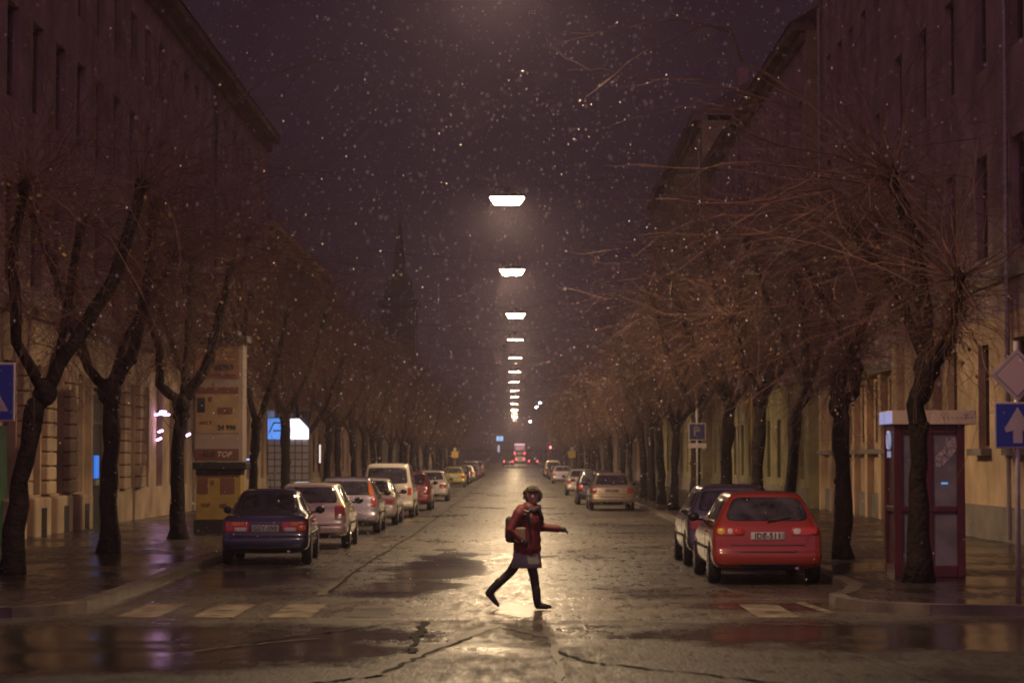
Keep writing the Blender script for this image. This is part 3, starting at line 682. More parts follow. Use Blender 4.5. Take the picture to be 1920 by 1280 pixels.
def prof(kind):
    if kind == 'sedan': w, H, bl, L = .85, 1.375, .90, 4.5; st = [
        (0, .05, .06, .91, .6, .93, .26, .86), (.06, .10, .12, .93, .6, 1, .24, .89), (.45, .45, .50, .935, .6, 1, .2, .9), (.62, .72, .86, 1.08, .62, 1, .2, .9), (.9, 1.0, 1.18, H-.05, .58, 1, .2, .9),
        (1.3, 1.3, 1.45, H, .59, 1, .2, .9), (2.1, 2.1, 2.0, H+.01, .6, 1, .2, .9), (2.8, 2.75, 2.45, H-.05, .58, 1, .2, .9), (3.15, 3.2, 3.2, .95, .6, 1, .2, .88), (3.9, 3.9, 3.9, .84, .6, .99, .2, .8), (4.35, 4.33, 4.3, .74, .6, .95, .22, .7), (4.48, 4.46, 4.42, .66, .6, .86, .26, .62)]
    elif kind == 'estate': w, H, bl, L = .86, 1.42, .93, 4.5; st = [
        (0, .07, .34, H-.03, .56, .94, .27, .93), (.06, .13, .42, H, .59, 1, .24, .93), (.5, .5, .75, H+.02, .6, 1, .2, .93), (1.4, 1.4, 1.4, H+.03, .61, 1, .2, .93), (2.2, 2.2, 2.1, H, .6, 1, .2, .93),
        (2.8, 2.75, 2.5, H-.05, .58, 1, .2, .92), (3.15, 3.2, 3.22, .95, .6, 1, .2, .89), (3.9, 3.9, 3.9, .84, .6, .99, .2, .8), (4.35, 4.33, 4.3, .74, .6, .95, .22, .7), (4.48, 4.46, 4.42, .66, .6, .86, .26, .62)]
    elif kind == 'mpv': w, H, bl, L = .86, 1.46, .97, 4.1; st = [
        (0, .06, .26, H-.03, .60, .94, .30, .97), (.06, .12, .34, H, .63, 1, .26, .97), (.5, .5, .7, H+.02, .64, 1, .2, .97), (1.4, 1.4, 1.4, H+.03, .65, 1, .2, .97), (2.1, 2.1, 2.0, H, .63, 1, .2, .96),
        (2.6, 2.6, 2.35, H-.05, .6, 1, .2, .95), (3.1, 3.2, 3.3, 1.0, .6, 1, .2, .92), (3.6, 3.6, 3.62, .9, .6, .99, .2, .84), (3.95, 3.94, 3.92, .78, .6, .95, .22, .72), (4.08, 4.06, 4.02, .68, .6, .86, .26, .64)]
    elif kind == 'van': w, H, bl, L = .86, 1.80, 1.08, 4.6; st = [
        (0, .02, .12, H-.04, .68, .95, .30, 1.08), (.05, .07, .2, H, .71, 1, .26, 1.08), (.6, .6, .65, H+.02, .72, 1, .22, 1.08), (2, 2, 2, H+.03, .72, 1, .22, 1.08), (2.9, 2.9, 2.7, H, .7, 1, .22, 1.07),
        (3.3, 3.3, 2.95, H-.06, .66, 1, .22, 1.06), (3.8, 3.85, 3.95, 1.12, .62, 1, .22, 1.04), (4.2, 4.2, 4.2, 1.02, .6, .98, .22, .92), (4.48, 4.46, 4.44, .86, .6, .94, .24, .8), (4.58, 4.56, 4.52, .74, .6, .86, .28, .7)]
    else: w, H, bl, L = .845, 1.42, .95, 4.0; st = [
        (0, .09, .40, H-.03, .56, .94, .28, .95), (.06, .15, .48, H, .59, 1, .25, .95), (.5, .5, .8, H+.01, .60, 1, .2, .95), (1.4, 1.4, 1.4, H+.02, .61, 1, .2, .94), (2.0, 2.0, 1.9, H, .60, 1, .2, .93),
        (2.5, 2.45, 2.2, H-.05, .58, 1, .2, .92), (2.85, 2.9, 2.95, .96, .6, 1, .2, .9), (3.45, 3.45, 3.45, .86, .6, .99, .2, .82), (3.85, 3.83, 3.8, .76, .6, .95, .22, .72), (3.98, 3.96, 3.92, .68, .6, .86, .26, .64)]
    return w, H, bl, L, st
WH = {}
def wheel_meshes():
    ty = MB(); r = .31; pr = [(.0, .20), (.0, .285), (.02, .305), (.10, .31), (.17, .305), (.19, .285), (.19, .20)]
    for j, (x, q) in enumerate(pr):
        for i in range(20): a = i*math.pi/10; ty.v.append((x-.19, q*math.cos(a), q*math.sin(a)))
    for j in range(len(pr)-1):
        for i in range(20): i2 = (i+1) % 20; ty.f.append((j*20+i, j*20+i2, (j+1)*20+i2, (j+1)*20+i))
    rm = MB(); rm.tube([(-.06, 0, 0), (-.015, 0, 0)], [.205, .20], 20)
    for i in range(5):
        a = i*math.pi*.4; rm.box((-.005, .11*math.cos(a), .11*math.sin(a)), (.03, .05 if abs(math.cos(a)) < .5 else .17, .17 if abs(math.cos(a)) < .5 else .05))
    rm.tube([(-.02, 0, 0), (.012, 0, 0)], [.06, .045], 10)
    return ty.mesh('tyre', M['tyre'], True), rm.mesh('rim', M['rim'])
WT, WR = wheel_meshes()

def car(label, kind, m, x, y, rz=0, lights='std', plate=None, plate_z=None, trim='black', lit=False, glass=True, group='cars parked along the kerbs', cat='car', name='parked_car', rear_window=None, wz=1):
    w, H, bl, L, st = prof(kind)
    t = thing(name, label, cat, (x, y, gz(y+2)), rz, group)
    body, bv = car_mesh(st, w, bl, m); body.parent = t
    far = y > 150
    D = lambda nm, poly, ax, mm, off=.006, rad=.04, par=None, rings=4: decal(bv, poly, ax, off, rad, rings).build(nm, mm, par or t, True)
    # glass
    if kind == 'sedan': rw = [(-.60, .97), (.60, .97), (.50, 1.32), (-.50, 1.32)]
    elif kind == 'van': rw = [(-.68, 1.16), (.68, 1.16), (.62, 1.68), (-.62, 1.68)]
    elif kind == 'mpv': rw = [(-.66, 1.02), (.66, 1.02), (.56, 1.38), (-.56, 1.38)]
    else: rw = [(-.63, bl+.06), (.63, bl+.06), (.52, H-.07), (-.52, H-.07)]
    if rear_window: rw = rear_window
    D('rear_window', rw, 'rear', M['glass'], rad=.15 if lights == 'redcar' else .09, rings=6)
    ws0 = {'sedan': (3.05, 2.55), 'estate': (3.1, 2.6), 'mpv': (3.1, 2.45), 'van': (3.7, 3.05)}.get(kind, (2.8, 2.3))
    rr = {'sedan': (.95, 1.35), 'estate': (.35, .6), 'mpv': (.3, .5), 'van': (.3, .35)}.get(kind, (.45, .75))
    mid = (ws0[1]+rr[1])/2
    for ax in ('left', 'right'):
        for q in ([(rr[0], bl+.05), (mid-.04, bl+.05), (mid-.04, H-.09), (rr[1], H-.09)], [(mid+.04, bl+.05), (ws0[0]-.12, bl+.05), (ws0[1]-.05, H-.09), (mid+.04, H-.09)]):
            D('side_window', q, ax, M['glass'], rad=.05)
    D('windscreen', [(-.64, bl+.08), (.64, bl+.08), (.52, H-.08), (-.52, H-.08)], 'front', M['glass'], rad=.06)
    for s in (-1, 1):
        D('headlight', rect(s*.38 if s > 0 else -.74, .74 if s > 0 else -.38, .60, .74), 'front', M['ltclear'], rad=.04, rings=2)
    # tail lights
    on = M['tail_on'] if lit else None
    for s in (-1, 1):
        q = lambda a, b, c, d: rect(min(s*a, s*b), max(s*a, s*b), c, d)
        if lights == 'wide':     # broad band, red inside, orange above white
            o = D('tail_light', q(.31, .79, .62, .81), 'rear', M['ltred'], rad=.03)
            D('reversing_lens', q(.36, .60, .63, .70), 'rear', M['ltclear'], .011, .02, o, 2)
            D('indicator_lens', q(.62, .785, .65, .735) if s > 0 else q(.40, .56, .73, .80), 'rear', M['ltorange'], .011, .02, o, 2)
            D('brake_lens', q(.47, .66, .725, .80), 'rear', M['ltorange'], .012, .02, o, 2)
        elif lights == 'redcar':
            o = D('tail_light', q(.36, .80, .77, .905), 'rear', M['ltred'], rad=.05)
            D('indicator_lens', q(.66, .78, .785, .89), 'rear', M['ltyellow'] if s < 0 else M['ltred'], .011, .04, o, 2)
            D('reversing_lens', q(.40, .52, .785, .885), 'rear', M['ltclear'] if s > 0 else M['ltred'], .011, .04, o, 2)
            if s < 0: D('reflector', q(.54, .62, .79, .885), 'rear', M['ltclear'], .012, .03, o, 2)
        elif lights == 'tall':
            o = D('tail_light', [(s*.60, .98), (s*.74, .98), (s*.66, 1.38), (s*.575, 1.38)][::s], 'rear', M['ltorange'], rad=.04)
            D('brake_lens', q(.66, .80, .72, .96), 'rear', M['ltred'], .008, .03, o, 3)
        elif lights == 'block':
            o = D('tail_light', q(.56, .79, .64, .95), 'rear', M['ltred'], rad=.05)
            D('reversing_lens', q(.57, .78, .64, .72), 'rear', M['ltclear'], .011, .03, o, 2)
        elif lights == 'low':
            o = D('tail_light', q(.44, .78, .63, .80), 'rear', M['ltred'], rad=.03)
            D('indicator_lens', q(.70, .78, .64, .79), 'rear', M['ltorange'], .011, .02, o, 2)
        elif lights == 'van':
            D('tail_light', q(.68, .80, .78, 1.02), 'rear', M['ltred'], rad=.03)
        else:
            D('tail_light', q(.58, .80, .66, .86), 'rear', on or M['ltred'], rad=.04, off=.01)
    pz = plate_z or (.69 if kind == 'sedan' else .76)
    pl = D('number_plate', rect(-.265, .265, pz-.06, pz+.06), 'rear', M['plate'], .010, .01, None, 2)
    if plate:
        lo = bv.ray_cast(Vector((0, -3, pz)), Vector((0, 1, 0)))[0]
        text_on(pl, plate, .125, M['ink'], (0, lo.y-.016, pz), 'plate_lettering', 0, .002)
    # seams and bumper
    bz = .52 if kind != 'van' else .56
    if not far:
        D('bumper_trim', rect(-.80, .80, bz-.012, bz+.012), 'rear', M['black'], .004, .005, None, 2)
        D('boot_seam', rect(-.58, .58, pz-.15, pz-.135), 'rear', M['black'], .003, .004, None, 2)
        D('lower_valance', rect(-.74, .74, .26, .34), 'rear', M['black'], .006, .02, None, 2)
        MB().tube([(.45, .02, .27), (.45, .25, .27)], .028, 8).build('exhaust', M['chrome'], t)
        wp = MB().tube([(0, .03+(.2 if kind == 'sedan' else .10), bl+.05), (.32, .04+(.25 if kind == 'sedan' else .13), bl+.09)], .011, 5)
        if kind != 'sedan':
            h0 = bv.ray_cast(Vector((0, -3, bl+.05)), Vector((0, 1, 0)))[0]; h1 = bv.ray_cast(Vector((.36, -3, bl+.12)), Vector((0, 1, 0)))[0]
            MB().tube([(0, h0.y-.025, bl+.05), (.36, h1.y-.025, bl+.12)], .010, 5).build('wiper', M['black'], t)
        ant = bv.ray_cast(Vector((0, 1.0 if kind != 'sedan' else 1.5, 4)), Vector((0, 0, -1)))[0]
        MB().tube([(0, ant.y, ant.z-.01), (0, ant.y-.18, ant.z+.22)], [.008, .004], 5).build('aerial', M['black'], t)
    # door lines, handles, side strip
    for s, ax in ((-1, 'left'), (1, 'right')):
        if not far:
            D('door_seam', rect(mid-.006, mid+.006, .30, bl-.02), ax, M['black'], .003, .003, None, 2)
            D('door_seam', rect(mid-1.0, mid-.988, .34, bl-.02), ax, M['black'], .003, .003, None, 2)
            D('side_strip', rect(1.05, L-1.15, .53, .58), ax, M['black'], .012, .01, None, 2)
            D('door_handle', rect(mid-.26, mid-.08, bl-.14, bl-.105), ax, m, .022, .01, None, 2)
        MB().ell((s*(w+.09), ws0[0]-.35, bl+.07), (.10, .07, .075), 10, 7).box((s*(w+.0), ws0[0]-.33, bl+.03), (.14, .05, .04)).build('wing_mirror', M['black'] if not (kind == 'hatch' and trim == 'paint') else m, t, True)
        for yy in (.78, L-.82):
            D('wheel_arch', [(yy+.365*math.cos(a*math.pi/9), .31+.365*math.sin(a*math.pi/9)) for a in range(-1, 11)], ax, M['black'], .004, .02, None, 3)
            wh = link('wheel', WT, t); wh.location = (s*(w+.014), yy, .31); wh.rotation_euler = (0, 0, 0 if s > 0 else math.pi)
            rm = link('rim', WR, wh)
    if not far:
        sh = MB()
        for s in (-.36, .36):    # rear seat backs, seen through the window, stay inside the body
            sh.ell((s, 1.0, bl+.02), (.2, .06, .12), 8, 6)
        sh.build('seat_back', M['black'], t, True)
    return t

P = {k: paint(k, *v) for k, v in {
    'violet_blue_paint': ((.018, .021, .055), .4), 'silver_paint': ((.64, .57, .42), .4), 'lilac_silver_paint': ((.36, .34, .40), .55), 'white_paint': ((.66, .62, .54), .05),
    'red_paint': ((.27, .026, .013), .05), 'dull_red_paint': ((.36, .04, .025), .05), 'cream_paint': ((.54, .50, .43), .1), 'olive_paint': ((.36, .32, .10), .3), 'graphite_paint': ((.11, .11, .14), .6),
    'gold_paint': ((.46, .38, .24), .5), 'dark_paint': ((.03, .03, .04), .4), 'lilac_paint': ((.50, .46, .52), .2), 'grey_paint': ((.25, .24, .24), .5)}.items()}
car('violet blue saloon with broad orange tail lights, nearest on the left', 'sedan', P['violet_blue_paint'], -4.60, 44.6, R(2.2), 'wide', 'GSY-090', .685).scale = (.95, 1, 1)
car('silver hatchback parked in front of the violet blue saloon', 'hatch', P['silver_paint'], -4.50, 52.8, 0, 'block', 'JHU-173', .49)
car('lilac silver people carrier with tall orange tail lights', 'mpv', P['lilac_silver_paint'], -4.45, 63.6, 0, 'tall', 'KLD-624', .62)
car('pale old saloon with red tail lights in front of the white van', 'sedan', P['white_paint'], -4.36, 71.6, 0, 'low', 'DAF-318', .7)
car('boxy white van standing above the other cars on the left', 'van', P['cream_paint'], -4.25, 80.5, 0, 'van', None, .8, cat='van')
car('dull red high hatchback beyond the white van', 'mpv', P['dull_red_paint'], -4.08, 92.5, 0, 'std')
car('white hatchback beyond the dull red car on the left', 'hatch', P['white_paint'], -3.98, 113, 0, 'low')
car('olive yellow saloon far down the left kerb', 'estate', P['olive_paint'], -4.40, 172, 0, 'std')
fl = [('dark_paint', 'sedan', 'dark saloon parked just beyond the olive yellow car'), ('grey_paint', 'hatch', 'grey hatchback far down the left kerb'), ('silver_paint', 'estate', 'silver estate far down the left kerb'), ('dark_paint', 'mpv', 'dark people carrier far down the left kerb'),
      ('grey_paint', 'van', 'tall grey van at the far end of the left row'), ('lilac_paint', 'sedan', 'pale saloon at the far end of the left row'), ('dark_paint', 'hatch', 'dark hatchback at the far end of the left row'), ('silver_paint', 'van', 'silver van, farthest parked on the left'), ('grey_paint', 'sedan', 'grey saloon lost in haze at the end of the left row')]
for i, (c, k, lb_) in enumerate(fl): car(lb_, k, P[c], -4.4, 186+13.5*i, 0, 'std')
car('bright red hatchback with amber left lens, nearest on the right', 'estate', P['red_paint'], 3.92, 37.6, 0, 'redcar', 'IDE-511', .765, rear_window=[(-.66, 1.0), (.66, 1.0), (.575, 1.22), (.50, 1.36), (-.50, 1.36), (-.575, 1.22)])
car('dark graphite estate half hidden in front of the red car', 'mpv', P['graphite_paint'], 3.98, 44.0, 0, 'std', 'HPB-452')
car('gold beige estate parked on the right beyond the person', 'estate', P['gold_paint'], 3.70, 92.5, 0, 'std', 'FRT-840')
car('dark car squeezed just ahead of the gold beige estate', 'mpv', P['dark_paint'], 3.50, 104, 0, 'std')
car('pale cream hatchback ahead of the dark car on the right', 'hatch', P['cream_paint'], 3.60, 131, 0, 'std')
car('lilac white hatchback farther along the right kerb', 'hatch', P['lilac_paint'], 3.85, 196, 0, 'std')
for i, (c, k, lb_) in enumerate([('dark_paint', 'hatch', 'dark hatchback beyond the lilac white car'), ('grey_paint', 'sedan', 'grey saloon far along the right kerb'), ('dark_paint', 'estate', 'dark estate far along the right kerb'), ('silver_paint', 'van', 'silver van at the far end of the right row'), ('dark_paint', 'sedan', 'dark saloon, farthest parked on the right')]):
    car(lb_, k, P[c], 4.1, 216+16*i, 0, 'std')
g = 'traffic driving away at the far end of the street'
car('dark car driving away with two bright red tail lights', 'hatch', P['dark_paint'], -1.1, 385, 0, 'std', lit=True, group=g, name='moving_car')
car('dark car with red tail lights right of the white van in traffic', 'sedan', P['dark_paint'], 2.9, 392, 0, 'std', lit=True, group=g, name='moving_car')
car('white van in the middle of the far traffic', 'van', P['white_paint'], .85, 425, 0, 'std', lit=True, group=g, name='moving_van', cat='van')
t = thing('city_bus', 'white bus with a lit rear window at the end of the street', 'bus', (.95, 520, gz(520)))
MB().box((0, 5, 1.75), (2.5, 10, 2.9)).build('body', P['white_paint'], t, bevel=.15)
MB().box((0, -.02, 2.35), (1.9, .06, 1.0)).build('rear_window', mat('lit_bus_window', (.1, .06, .07), .3, emit=(.9, .45, .5), es=.6), t)
MB().box((0, -.03, 3.0), (2.2, .06, .14)).build('roof_light', mat('bus_marker_light', (.5, .4, .4), .3, emit=(1, .6, .65), es=2.5), t)
for s in (-1, 1):
    MB().box((s*1.05, -.03, 1.1), (.22, .06, .4)).build('tail_light', M['tail_on'], t)
    for yy in (2.2, 8): MB().tube([(s*.95, yy, .5), (s*1.24, yy, .5)], .5, 16).build('wheel', M['tyre'], t)

# ------------------------------------------------------------------ the person crossing
def body_mesh(name, parts, m, parent, vox=.012, smooth=4):
    b = MB()
    for kind, *a in parts:
        if kind == 't': b.tube(a[0], a[1], 12)
        if kind == 't':
            for p, r in zip(a[0], a[1]): b.ell(p, (r, r, r), 10, 7)
        if kind == 'e': b.ell(*a)
    o = b.build(name, m, parent, True)
    q = o.modifiers.new('r', 'REMESH'); q.mode = 'VOXEL'; q.voxel_size = vox; q.use_smooth_shade = True
    if smooth: k = o.modifiers.new('k', 'SMOOTH'); k.iterations = smooth; k.factor = .5
    baked(o); o.data.materials.clear(); o.data.materials.append(m)
    o.data.polygons.foreach_set('use_smooth', [True]*len(o.data.polygons)); return o
PY = 31.6
def pp(px, py, dy=0): v = pix(px, py, PY); return (v.x-.24, dy, v.z)
pt = thing('person', 'person in a red jacket and grey skirt striding right across the road', 'person', (.24, PY, 0))
skin = mat('skin', (.40, .28, .21), .5); jacket = mat('red_jacket', (.120, .013, .018), .6, noise=(9, .7, 1.2), bump=(18, .5, .02))
tights = mat('dark_tights', (.018, .012, .016), .6); skirtm = mat('grey_skirt', (.24, .24, .22), .8, noise=(8, .7, 1.1))
hairm = mat('brown_hair', (.060, .045, .024), .5, noise=(30, .5, 1.3), bump=(60, .6, .01)); scarfm = mat('dark_scarf', (.03, .016, .025), .8, bump=(30, .5, .01)); bootm = mat('black_boot', (.014, .012, .013), .35)
hip = pp(988, 1028); 
HR, KR, AR = pp(990, 1030, -.06), pp(1001, 1078, -.07), pp(1007, 1124, -.08)
HL, KL, AL = pp(982, 1030, .08), pp(958, 1071, .09), pp(921, 1106, .09)
SR, ER, WRt = pp(973, 962, -.17), pp(958, 992, -.21), pp(975, 1008, -.225)
SL, EL, WL = pp(1006, 966, .16), pp(1016, 988, .20), pp(1046, 991, .17)
chest = pp(990, 975); neck = pp(996, 952); head = pp(999, 929)
body_mesh('body', [('t', [pp(988, 1030), pp(989, 1000), chest, pp(992, 958)], [.135, .12, .14, .12]), ('t', [pp(993, 958), pp(997, 944)], [.055, .05]),
    ('e', head, (.080, .082, .115), 16, 12), ('e', (head[0]-.005, -.078, head[2]-.015), (.014, .016, .022), 8, 6), ('e', (head[0]+.005, -.045, head[2]-.07), (.045, .035, .035), 10, 8),
    ('t', [SR, ER, WRt], [.055, .045, .032]), ('t', [SL, EL, WL], [.055, .045, .032]),
    ('t', [HR, KR, AR], [.085, .058, .040]), ('t', [HL, KL, AL], [.085, .058, .040]), ('t', [AR, pp(1022, 1133, -.08)], [.026, .014]), ('t', [AL, pp(931, 1127, .09)], [.026, .014])], skin, pt, .010)
body_mesh('tights', [('t', [HR, KR, AR], [.078, .064, .050]), ('t', [HL, KL, AL], [.078, .064, .050])], tights, pt)
body_mesh('boot', [('t', [pp(1005, 1102, -.08), AR, pp(1008, 1133, -.08)], [.060, .055, .045]), ('t', [pp(1008, 1133, -.08), pp(1020, 1134, -.08), pp(1031, 1135, -.08)], [.045, .042, .026])], bootm, pt)
body_mesh('boot', [('t', [pp(937, 1089, .09), AL, pp(916, 1112, .09)], [.060, .055, .045]), ('t', [pp(916, 1110, .09), pp(925, 1122, .09), pp(934, 1133, .09)], [.045, .042, .026])], bootm, pt)
body_mesh('jacket', [('t', [pp(988, 1030), pp(988, 1012), pp(989, 990), chest, pp(991, 958)], [.180, .178, .170, .178, .13]), ('e', pp(989, 1027), (.188, .165, .075), 14, 8), ('e', pp(989, 1010), (.185, .165, .12), 14, 8),
    ('t', [SR, ER, WRt], [.082, .068, .055]), ('t', [SL, EL, WL], [.078, .064, .050]), ('t', [pp(978, 956, -.1), pp(1004, 957, .1)], [.085, .08])], jacket, pt, .011, 3)
sk = MB()
for j, (py, rx, cx) in enumerate(((1022, .160, 988), (1040, .168, 987.5), (1053, .182, 987.5), (1063, .190, 987.5))):
    c = pp(cx, py)
    for i in range(24):
        a = i*math.pi/12; rr = 1+.03*math.sin(a*6)*j/3; sk.v.append((c[0]+rx*rr*math.cos(a), rr*rx*.9*math.sin(a), c[2]))
for j in range(3):
    for i in range(24): i2 = (i+1) % 24; sk.f.append((j*24+i, j*24+i2, (j+1)*24+i2, (j+1)*24+i))
o = sk.build('skirt', skirtm, pt, True); o.modifiers.new('s', 'SOLIDIFY').thickness = .012
body_mesh('hair', [('e', (head[0]-.004, .045, head[2]+.038), (.104, .100, .096), 16, 12), ('e', (head[0]-.070, .03, head[2]-.005), (.034, .062, .085), 12, 8), ('e', (head[0]+.070, .03, head[2]-.010), (.032, .062, .085), 12, 8), ('e', (head[0], -.052, head[2]+.092), (.066, .040, .022), 12, 8)], hairm, pt, .010)
body_mesh('scarf', [('t', [pp(983, 948, -.02), pp(988, 955, -.10), pp(1000, 957, -.11), pp(1010, 950, -.03), pp(1003, 948, .07), pp(988, 946, .06), pp(983, 948, -.02)], [.04]*7), ('t', [pp(1008, 952, -.07), pp(1014, 965, -.06), pp(1018, 974, -.04)], [.035, .03, .022])], scarfm, pt)
hs_ = MB(); q_ = random.Random(5)
for i in range(170):
    d = rnd_dir(q_)
    if d.z < -.35 or (d.y < -.35 and d.z < .55): continue
    a = Vector((head[0]-.004+d.x*.100, .045+d.y*.095, head[2]+.038+d.z*.091)); e = Vector((a.x+d.x*.02+q_.uniform(-.015, .015), a.y+d.y*.02, a.z-.03-q_.random()*.05+d.z*.02))
    hs_.tube([a[:], (a.lerp(e, .5)+d*.012)[:], e[:]], [.009, .007, .003], 4)
for i in range(9):
    x = head[0]-.06+.015*i; hs_.tube([(x, -.045, head[2]+.115), (x+.004, -.082, head[2]+.075), (x+.010, -.086, head[2]+.040-.012*(i % 3))], [.012, .011, .004], 5)
hs_.build('hair_strands', hairm, pt, True)
fm = MB()
for s in (-1, 1): fm.ell((head[0]+s*.030, -.076, head[2]+.006), (.008, .006, .0045), 8, 6)
fm.build('eye', M['ink'], pt)
MB().ell((head[0]+.002, -.074, head[2]-.055), (.022, .007, .007), 8, 6).build('mouth', mat('lips', (.26, .13, .11), .5), pt)
def hand(w, d, side, px):       # palm, four unequal bent fingers, thumb from the side of the palm
    d = Vector(d).normalized(); w = Vector(w); up = Vector((0, 0, 1)); lat = d.cross(up).normalized(); nrm = lat.cross(d).normalized()
    parts = [('t', [tuple(w), tuple(w+d*.045), tuple(w+d*.085)], [.026, .036, .034])]
    for k, L in enumerate((.062, .072, .068, .052)):
        a = w+d*.088+lat*(k-1.5)*.0185; b = a+(d-nrm*.35).normalized()*L*.55; c = b+(d*.35-nrm).normalized()*L*.5
        parts.append(('t', [tuple(a), tuple(b), tuple(c)], [.0095, .0085, .007]))
    a = w+d*.030+lat*-.030*side; b = a+(d*.6-lat*side*.7-nrm*.3).normalized()*.040; c = b+(d*.7-nrm*.8).normalized()*.028
    parts.append(('t', [tuple(a), tuple(b), tuple(c)], [.012, .010, .008]))
    return body_mesh('glove', parts, bootm, pt, .004, 2)
hand(WL, (1, -.1, -.15), 1, 0); hand(WRt, (.75, -.15, -.5), -1, 0)
t = thing('backpack', 'dark backpack worn on the back of the walking person', 'backpack', (.24, PY, 0))
o = MB().box((pp(957, 992)[0], .02, pp(957, 992)[2]), (.13, .27, .34)).build('pack', mat('dark_nylon', (.028, .018, .020), .7, bump=(20, .4, .01)), t, True); b = o.modifiers.new('b', 'BEVEL'); b.width = .05; b.segments = 4
MB().box((pp(951, 998)[0], .02, pp(957, 998)[2]), (.06, .2, .16)).build('pocket', M['black'], t, bevel=.02)
MB().tube([pp(960, 972, -.13), pp(975, 952, -.15), pp(990, 958, -.19), pp(994, 985, -.19)], .016, 6).build('strap', M['black'], t)
t = thing('shoulder_bag', 'grey brown bag at the hip of the person in red', 'bag', (.24, PY, 0))
o = MB().box((pp(975, 1001)[0], -.225, pp(975, 1001)[2]), (.15, .07, .20)).build('bag_body', mat('grey_brown_canvas', (.24, .18, .13), .8, noise=(12, .7, 1.2)), t); b = o.modifiers.new('b', 'BEVEL'); b.width = .025; b.segments = 3
MB().tube([pp(968, 993, -.24), pp(980, 965, -.215), pp(1000, 950, -.1)], .011, 6).build('strap', M['black'], t)

# ------------------------------------------------------------------ phone booth
t = thing('phone_booth', 'dark red phone booth with white fascia behind the right tree', 'phone booth', (6.43, 38.1, .131))
mar = mat('maroon_frame', (.085, .016, .02), .35, noise=(3, .7, 1.1)); fas = mat('fascia_white', (.60, .47, .38), .45)
bw, bd, bh = 1.10, 1.05, 2.36; fr = MB()
for sx in (-1, 1):
    for sy in (-1, 1): fr.box((sx*(bw/2-.06), sy*(bd/2-.06), bh/2), (.12, .12, bh))
for z, h in ((.09, .18), (bh-.07, .14), (1.05, .09)):
    fr.box((0, bd/2-.05, z), (bw-.245, .08, h)); fr.box((0, -bd/2+.05, z), (bw-.245, .08, h))
    for sx in (-1, 1): fr.box((sx*(bw/2-.05), 0, z), (.08, bd-.245, h))
fr.box((.0, -bd/2+.06, bh/2), (.10, .09, bh-.3))
fr.build('frame', mar, t, bevel=.012)
gl = mat('booth_glass', (.16, .14, .17), .10, spec=.6, noise=(2.5, .6, 1.3), bump=(60, .2, .006))
for sx in (-.25, .25): MB().box((sx, -bd/2+.075, bh/2), (.40, .02, bh-.2)).build('glass_panel', gl, t)
MB().box((-bw/2+.075, 0, bh/2), (.02, bd-.25, bh-.2)).build('glass_panel', gl, t); MB().box((bw/2-.075, 0, bh/2), (.02, bd-.25, bh-.2)).build('glass_panel', gl, t)
fa = MB().box((.06, 0, bh+.11), (1.30, 1.28, .22)).build('fascia', fas, t, bevel=.01)
MB().box((-.597, 0, bh+.11), (.012, 1.24, .19)).build('lit_end_panel', mat('lit_blue_white', (.4, .45, .6), .4, emit=(.36, .40, .80), es=.6), t)
pk = mat('magenta_print', (.30, .16, .14), .5)
for i, x in enumerate((.22, .29, .36, .43, .50, .60, .66)):
    MB().box((x-.02, -.6415, bh+.10), (.018 if i < 5 else .02, .006, .018)).build('printed_dot', pk, fa)
text_on(fa, 'T', .13, pk, (.55, -.642, bh+.11), 'letter', 0, .001)
MB().plate([(.10, 1.70), (.20, 1.70), (.32, 1.82), (.43, 1.96), (.43, 2.16), (.28, 2.16), (.22, 1.98), (.10, 1.86)], -bd/2+.056, -bd/2+.062).build('droplet_glint_patch', mat('painted_droplet_glints', (.34, .28, .33), .4, noise=(26, .1, 1.6)), t)  # pale speckle paints the glitter of lit raindrops on the glass
MB().box((.24, -bd/2+.056, 1.45), (.10, .006, .03)).build('lit_display', mat('blue_display', (.1, .3, .6), .3, emit=(.12, .36, .8), es=.8), t)
MB().tube([(-bw/2-.02, -.40, 2.16), (-bw/2-.02, -.40, 2.20)], .0).build('sign_mount', M['black'], t)
ring = MB(); 
for i in range(14):
    a0, a1 = i*2*math.pi/14, (i+1)*2*math.pi/14
    ring.tube([(-bw/2-.025, -.15+.13*math.cos(a0), 2.12+.13*math.sin(a0)), (-bw/2-.025, -.15+.13*math.cos(a1), 2.12+.13*math.sin(a1))], .024, 6)
ring.box((-bw/2-.02, -.15, 1.90), (.03, .20, .10)); ring.build('lit_handset_emblem', mat('emblem_glow', (.4, .45, .6), .4, emit=(.40, .46, .8), es=.35), t)
ph = MB().box((.0, .25, 1.3), (.35, .2, .5)).box((-.08, .12, 1.4), (.07, .08, .24)); ph.build('telephone', M['darksteel'], t, bevel=.02)

# ------------------------------------------------------------------ signs
def squaresign(t, s, z, m, y=0):
    fr_ = MB().box((0, y, z), (s, .02, s)).build('sign_frame', M['signwhite'], t, bevel=.008)
    return MB().box((0, y-.012, z), (s-.05, .008, s-.05)).build('sign_face', m, fr_)
y = 31.3; t = thing('road_sign', 'steel post with pale diamond above a blue one-way arrow sign', 'road sign', ((1907-VX)/F*y, y, .131))
MB().tube([(0, .04, -.05), (0, .04, 3.35)], .036, 10).build('post', M['steel'], t, True)
f = squaresign(t, .60, EYE+(VY-797)/F*y-.131, M['signblue']); z = EYE+(VY-797)/F*y-.131
MB().plate([(-.06, z-.23), (.06, z-.23), (.06, z-.07), (.15, z-.09), (.17, z-.045), (0, z+.235), (-.17, z-.045), (-.15, z-.09), (-.06, z-.07)], -.021, -.0165).build('arrow', M['signwhite'], f)
z = EYE+(VY-703)/F*y-.131; h = .345
MB().plate([(-h, z), (0, z-h), (h, z), (0, z+h)], -.012, .012).build('diamond_plate', M['signwhite'], t)
